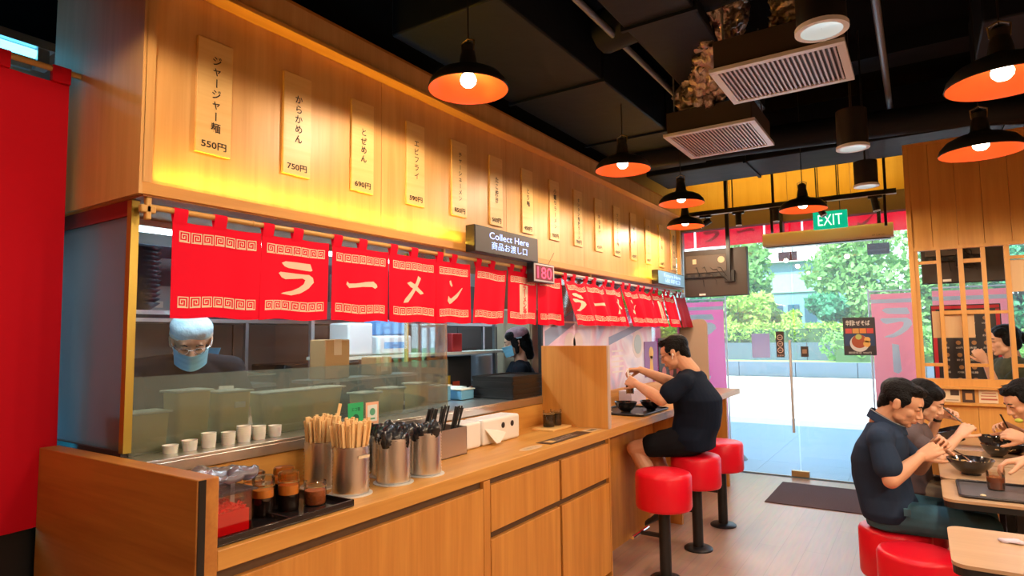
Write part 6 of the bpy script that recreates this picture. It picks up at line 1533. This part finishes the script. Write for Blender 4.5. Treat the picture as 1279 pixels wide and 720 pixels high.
cl = MB(); cl.add(*band([collar_ring(-.012, .012), collar_ring(.030, -.004), collar_ring(.034, -.009), collar_ring(.0, -.004)])); cl.build('collar', M_navy, so_, smooth=True)
cl = MB(); cl.tube(collar_ring(.031, -.003), .0022, 6); cl.build('collar_stripe', mat('collar_grey', (.30, .34, .38), .8), so_, smooth=True)
MB().box(-.12, -.09, 3.765, 3.785, .575, .61).build('belt_loop', M_jean, t)

# woman with chopsticks ----------------------------------------------------
t, P, B, tips, so_ = person('person with chin-length black hair and khaki shorts, raising chopsticks over a tipped bowl', (-.1, 4.62, .46), dict(
    pelvis=(-.10, 4.63, .56), chest=(-.075, 4.62, .885), head=(.0, 4.60, 1.085), face=(.88, -.1, -.42), fwd=(1, -.03, 0), fem=True, shw=.160, arm=.86, leg=.9, skin=M_skin2, bend=.02,
    R=dict(el=(.05, 4.42, .775), wr=(.155, 4.56, .885), fd=(.5, .25, .55), nrm=(-.2, -.9, .4), curl=(35, 50, 35), hsz=.86, side=1),
    L=dict(el=(.0, 4.83, .80), wr=(.065, 4.72, .985), fd=(.75, -.25, .35), nrm=(-.1, .6, .8), curl=(40, 55, 35), hsz=.86, side=-1),
    RL=dict(kn=(.27, 4.54, .53), an=(.22, 4.53, .09)), LL=dict(kn=(.27, 4.73, .53), an=(.22, 4.73, .09)),
    shirt=M_grey, pants=.75, pmat=M_khaki, sleeve=.45, hem=-.10, hair='bob'), .0045)
m = MB(); wv = V((.03, -.05, .085)).normalized(); c_ = V((.055, 4.735, .962))
m.lathe([(.027, -.009), (.030, -.008), (.030, .008), (.027, .009)], c_, 20, axis=V((.065, -.11, .185))).build('watch_strap', M_black, t, smooth=True)
chopsticks((.03, 4.665, 1.095), (.19, 4.61, .945), 'dark chopsticks held slanting by the person with chin-length hair')

# far right diner -----------------------------------------------------------
t, P, B, tips, so_ = person('person with tousled black hair at the right edge, bending over bowls with chopsticks in hand', (.93, 4.75, .46), dict(
    pelvis=(.86, 4.75, .56), chest=(.66, 4.74, .90), head=(.485, 4.70, 1.095), face=(-.85, -.25, -.46), fwd=(-1, -.1, 0), shw=.18, bend=.02,
    L=dict(el=(.62, 4.50, .80), wr=(.47, 4.60, .885), fd=(-.85, .15, .25), nrm=(.1, -.8, .5), curl=(35, 50, 35), side=-1),
    R=dict(el=(.60, 5.0, .80), wr=(.45, 4.84, .90), fd=(-.75, -.2, .35), nrm=(.1, .7, .7), curl=(35, 50, 35), side=1),
    RL=dict(kn=(.56, 4.85, .53), an=(.58, 4.85, .09)), LL=dict(kn=(.56, 4.64, .53), an=(.58, 4.64, .09)),
    shirt=M_grey, pants=2, pmat=M_short, sleeve=.55), .005)
chopsticks((.375, 4.78, 1.0), (.43, 4.80, .86), 'dark chopsticks held upright by the person at the right edge')
tag(MB().ell((.445, 4.62, .985), (.02, .018, .013), n=14, m=8).build('green_garnish', mat('garnish', (.45, .50, .06), .5), smooth=True), 'yellow-green morsel held up by the person at the right edge', 'food')

# diner reaching for the glass -------------------------------------------------
t, P, B, tips, so_ = person('person mostly beyond the right edge whose hand grips the iced tea glass from above', (.93, 3.95, .46), dict(
    pelvis=(.93, 3.95, .56), chest=(.88, 3.95, .92), head=(.84, 3.94, 1.13), face=(-1, -.1, -.15), fwd=(-1, -.05, 0), shw=.18,
    L=dict(el=(.66, 3.80, .80), wr=(.395, 3.83, .895), fd=(-.93, -.10, -.22), nrm=(-.25, .1, .95), curl=(22, 42, 25), side=-1, thumb=(35, 10), hsz=1.0),
    R=dict(el=(.78, 4.22, .74), wr=(.56, 4.2, .76), fd=(-1, -.1, 0), nrm=(0, 0, 1), curl=(20, 30, 20), side=1),
    RL=dict(kn=(.60, 4.05, .53), an=(.62, 4.05, .09)), LL=dict(kn=(.60, 3.86, .53), an=(.62, 3.86, .09)),
    shirt=M_grey, pants=2, pmat=M_short, sleeve=.5), .0045)

# ponytail person behind the lattice ---------------------------------------------
t, P, B, tips, so_ = person('person with a ponytail in a dark green top standing behind the lattice, one hand raised', (.56, 6.05, 0), dict(
    pelvis=(.60, 6.08, .86), chest=(.575, 6.07, 1.235), head=(.525, 6.04, 1.43), face=(-.90, -.36, -.12), fwd=(-.92, -.38, 0), fem=True, shw=.165, arm=.85, skin=M_skin2,
    L=dict(el=(.46, 5.86, 1.04), wr=(.395, 5.84, 1.27), fd=(-.5, 0, .85), nrm=(-.2, -.9, .1), curl=(30, 50, 30), hsz=.9, side=-1),
    RL=dict(kn=(.59, 6.16, .47), an=(.62, 6.16, .09)), LL=dict(kn=(.60, 5.98, .47), an=(.63, 5.98, .09)),
    shirt=M_camo, pants=2, pmat=M_short, sleeve=.45, hair='tail'), .005)

# cooks -------------------------------------------------------------------------
M_cap = mat('cook_cap', (.50, .72, .85), .8, bump=.2, bscale=120); M_cap2 = mat('patterned_cap', (.35, .20, .24), .8, var=.8, vscale=28)
def cap_hat(t, P, B, m):
    h = MB(); h.ell(P(0, -.018, .062), (.090, .102, .066), B, 28, 16); h.ell(P(0, -.016, .045), (.091, .102, .018), B, 28, 10)
    remesh(h, 'cap', m, t, .005, 3, folds=.0016, fsc=30, seed=4); MB().lathe([(.0, 0)]*0 or [(.0895, 0), (.0915, .004), (.0905, .020)], P(0, -.014, .030), 32, axis=B @ V((0, 0, 1)), cap=False).build('cap_band', M_white if m is M_cap else M_cap, t, smooth=True)
t, P, B, tips, so_ = person('cook in a pale blue cap, mask and glasses looking down behind the near kitchen glass', (-2.95, 1.6, 0), dict(
    pelvis=(-3.06, 1.63, .93), chest=(-2.95, 1.63, 1.37), head=(-2.835, 1.60, 1.50), face=(.80, -.42, -.46), fwd=(.92, -.38, 0), shw=.215, girth=1.05,
    R=dict(el=(-2.80, 1.33, 1.10), wr=(-2.62, 1.40, 1.10), fd=(.8, .2, -.3), nrm=(0, 0, 1)), L=dict(el=(-2.72, 1.86, 1.10), wr=(-2.58, 1.72, 1.10), fd=(.8, -.2, -.3), nrm=(0, 0, 1)),
    RL=dict(kn=(-3.05, 1.53, .5), an=(-3.08, 1.53, .09)), LL=dict(kn=(-3.03, 1.72, .5), an=(-3.06, 1.72, .09)),
    shirt=M_uni, pants=2, pmat=M_short, sleeve=.6, mask=True, glasses=M_gm, hair=False), .0055)
cap_hat(t, P, B, M_cap)
MB().bar((-2.790, 1.715, 1.275), (-2.765, 1.775, 1.275), .022, .004, up=(.9, -.35, .2)).build('name_tag', M_white, t)
t, P, B, tips, so_ = person('cook in a dark patterned cap and blue mask facing left beyond the pass opening', (-2.75, 4.25, 0), dict(
    pelvis=(-2.74, 4.28, .90), chest=(-2.73, 4.27, 1.245), head=(-2.745, 4.24, 1.455), face=(-.80, -.56, -.2), fwd=(-.84, -.55, 0), shw=.18, skin=M_skin2,
    R=dict(el=(-2.93, 4.33, 1.02), wr=(-3.03, 4.16, 1.10), fd=(-.8, -.5, 0), nrm=(0, 0, 1)), L=dict(el=(-2.66, 4.08, 1.0), wr=(-2.83, 3.98, 1.08), fd=(-.8, -.5, 0), nrm=(0, 0, 1)),
    RL=dict(kn=(-2.76, 4.34, .48), an=(-2.73, 4.34, .09)), LL=dict(kn=(-2.72, 4.18, .48), an=(-2.69, 4.18, .09)),
    shirt=M_uni, pants=2, pmat=M_short, sleeve=.6, mask=True, hair='bob', fem=True), .0055)
cap_hat(t, P, B, M_cap2)
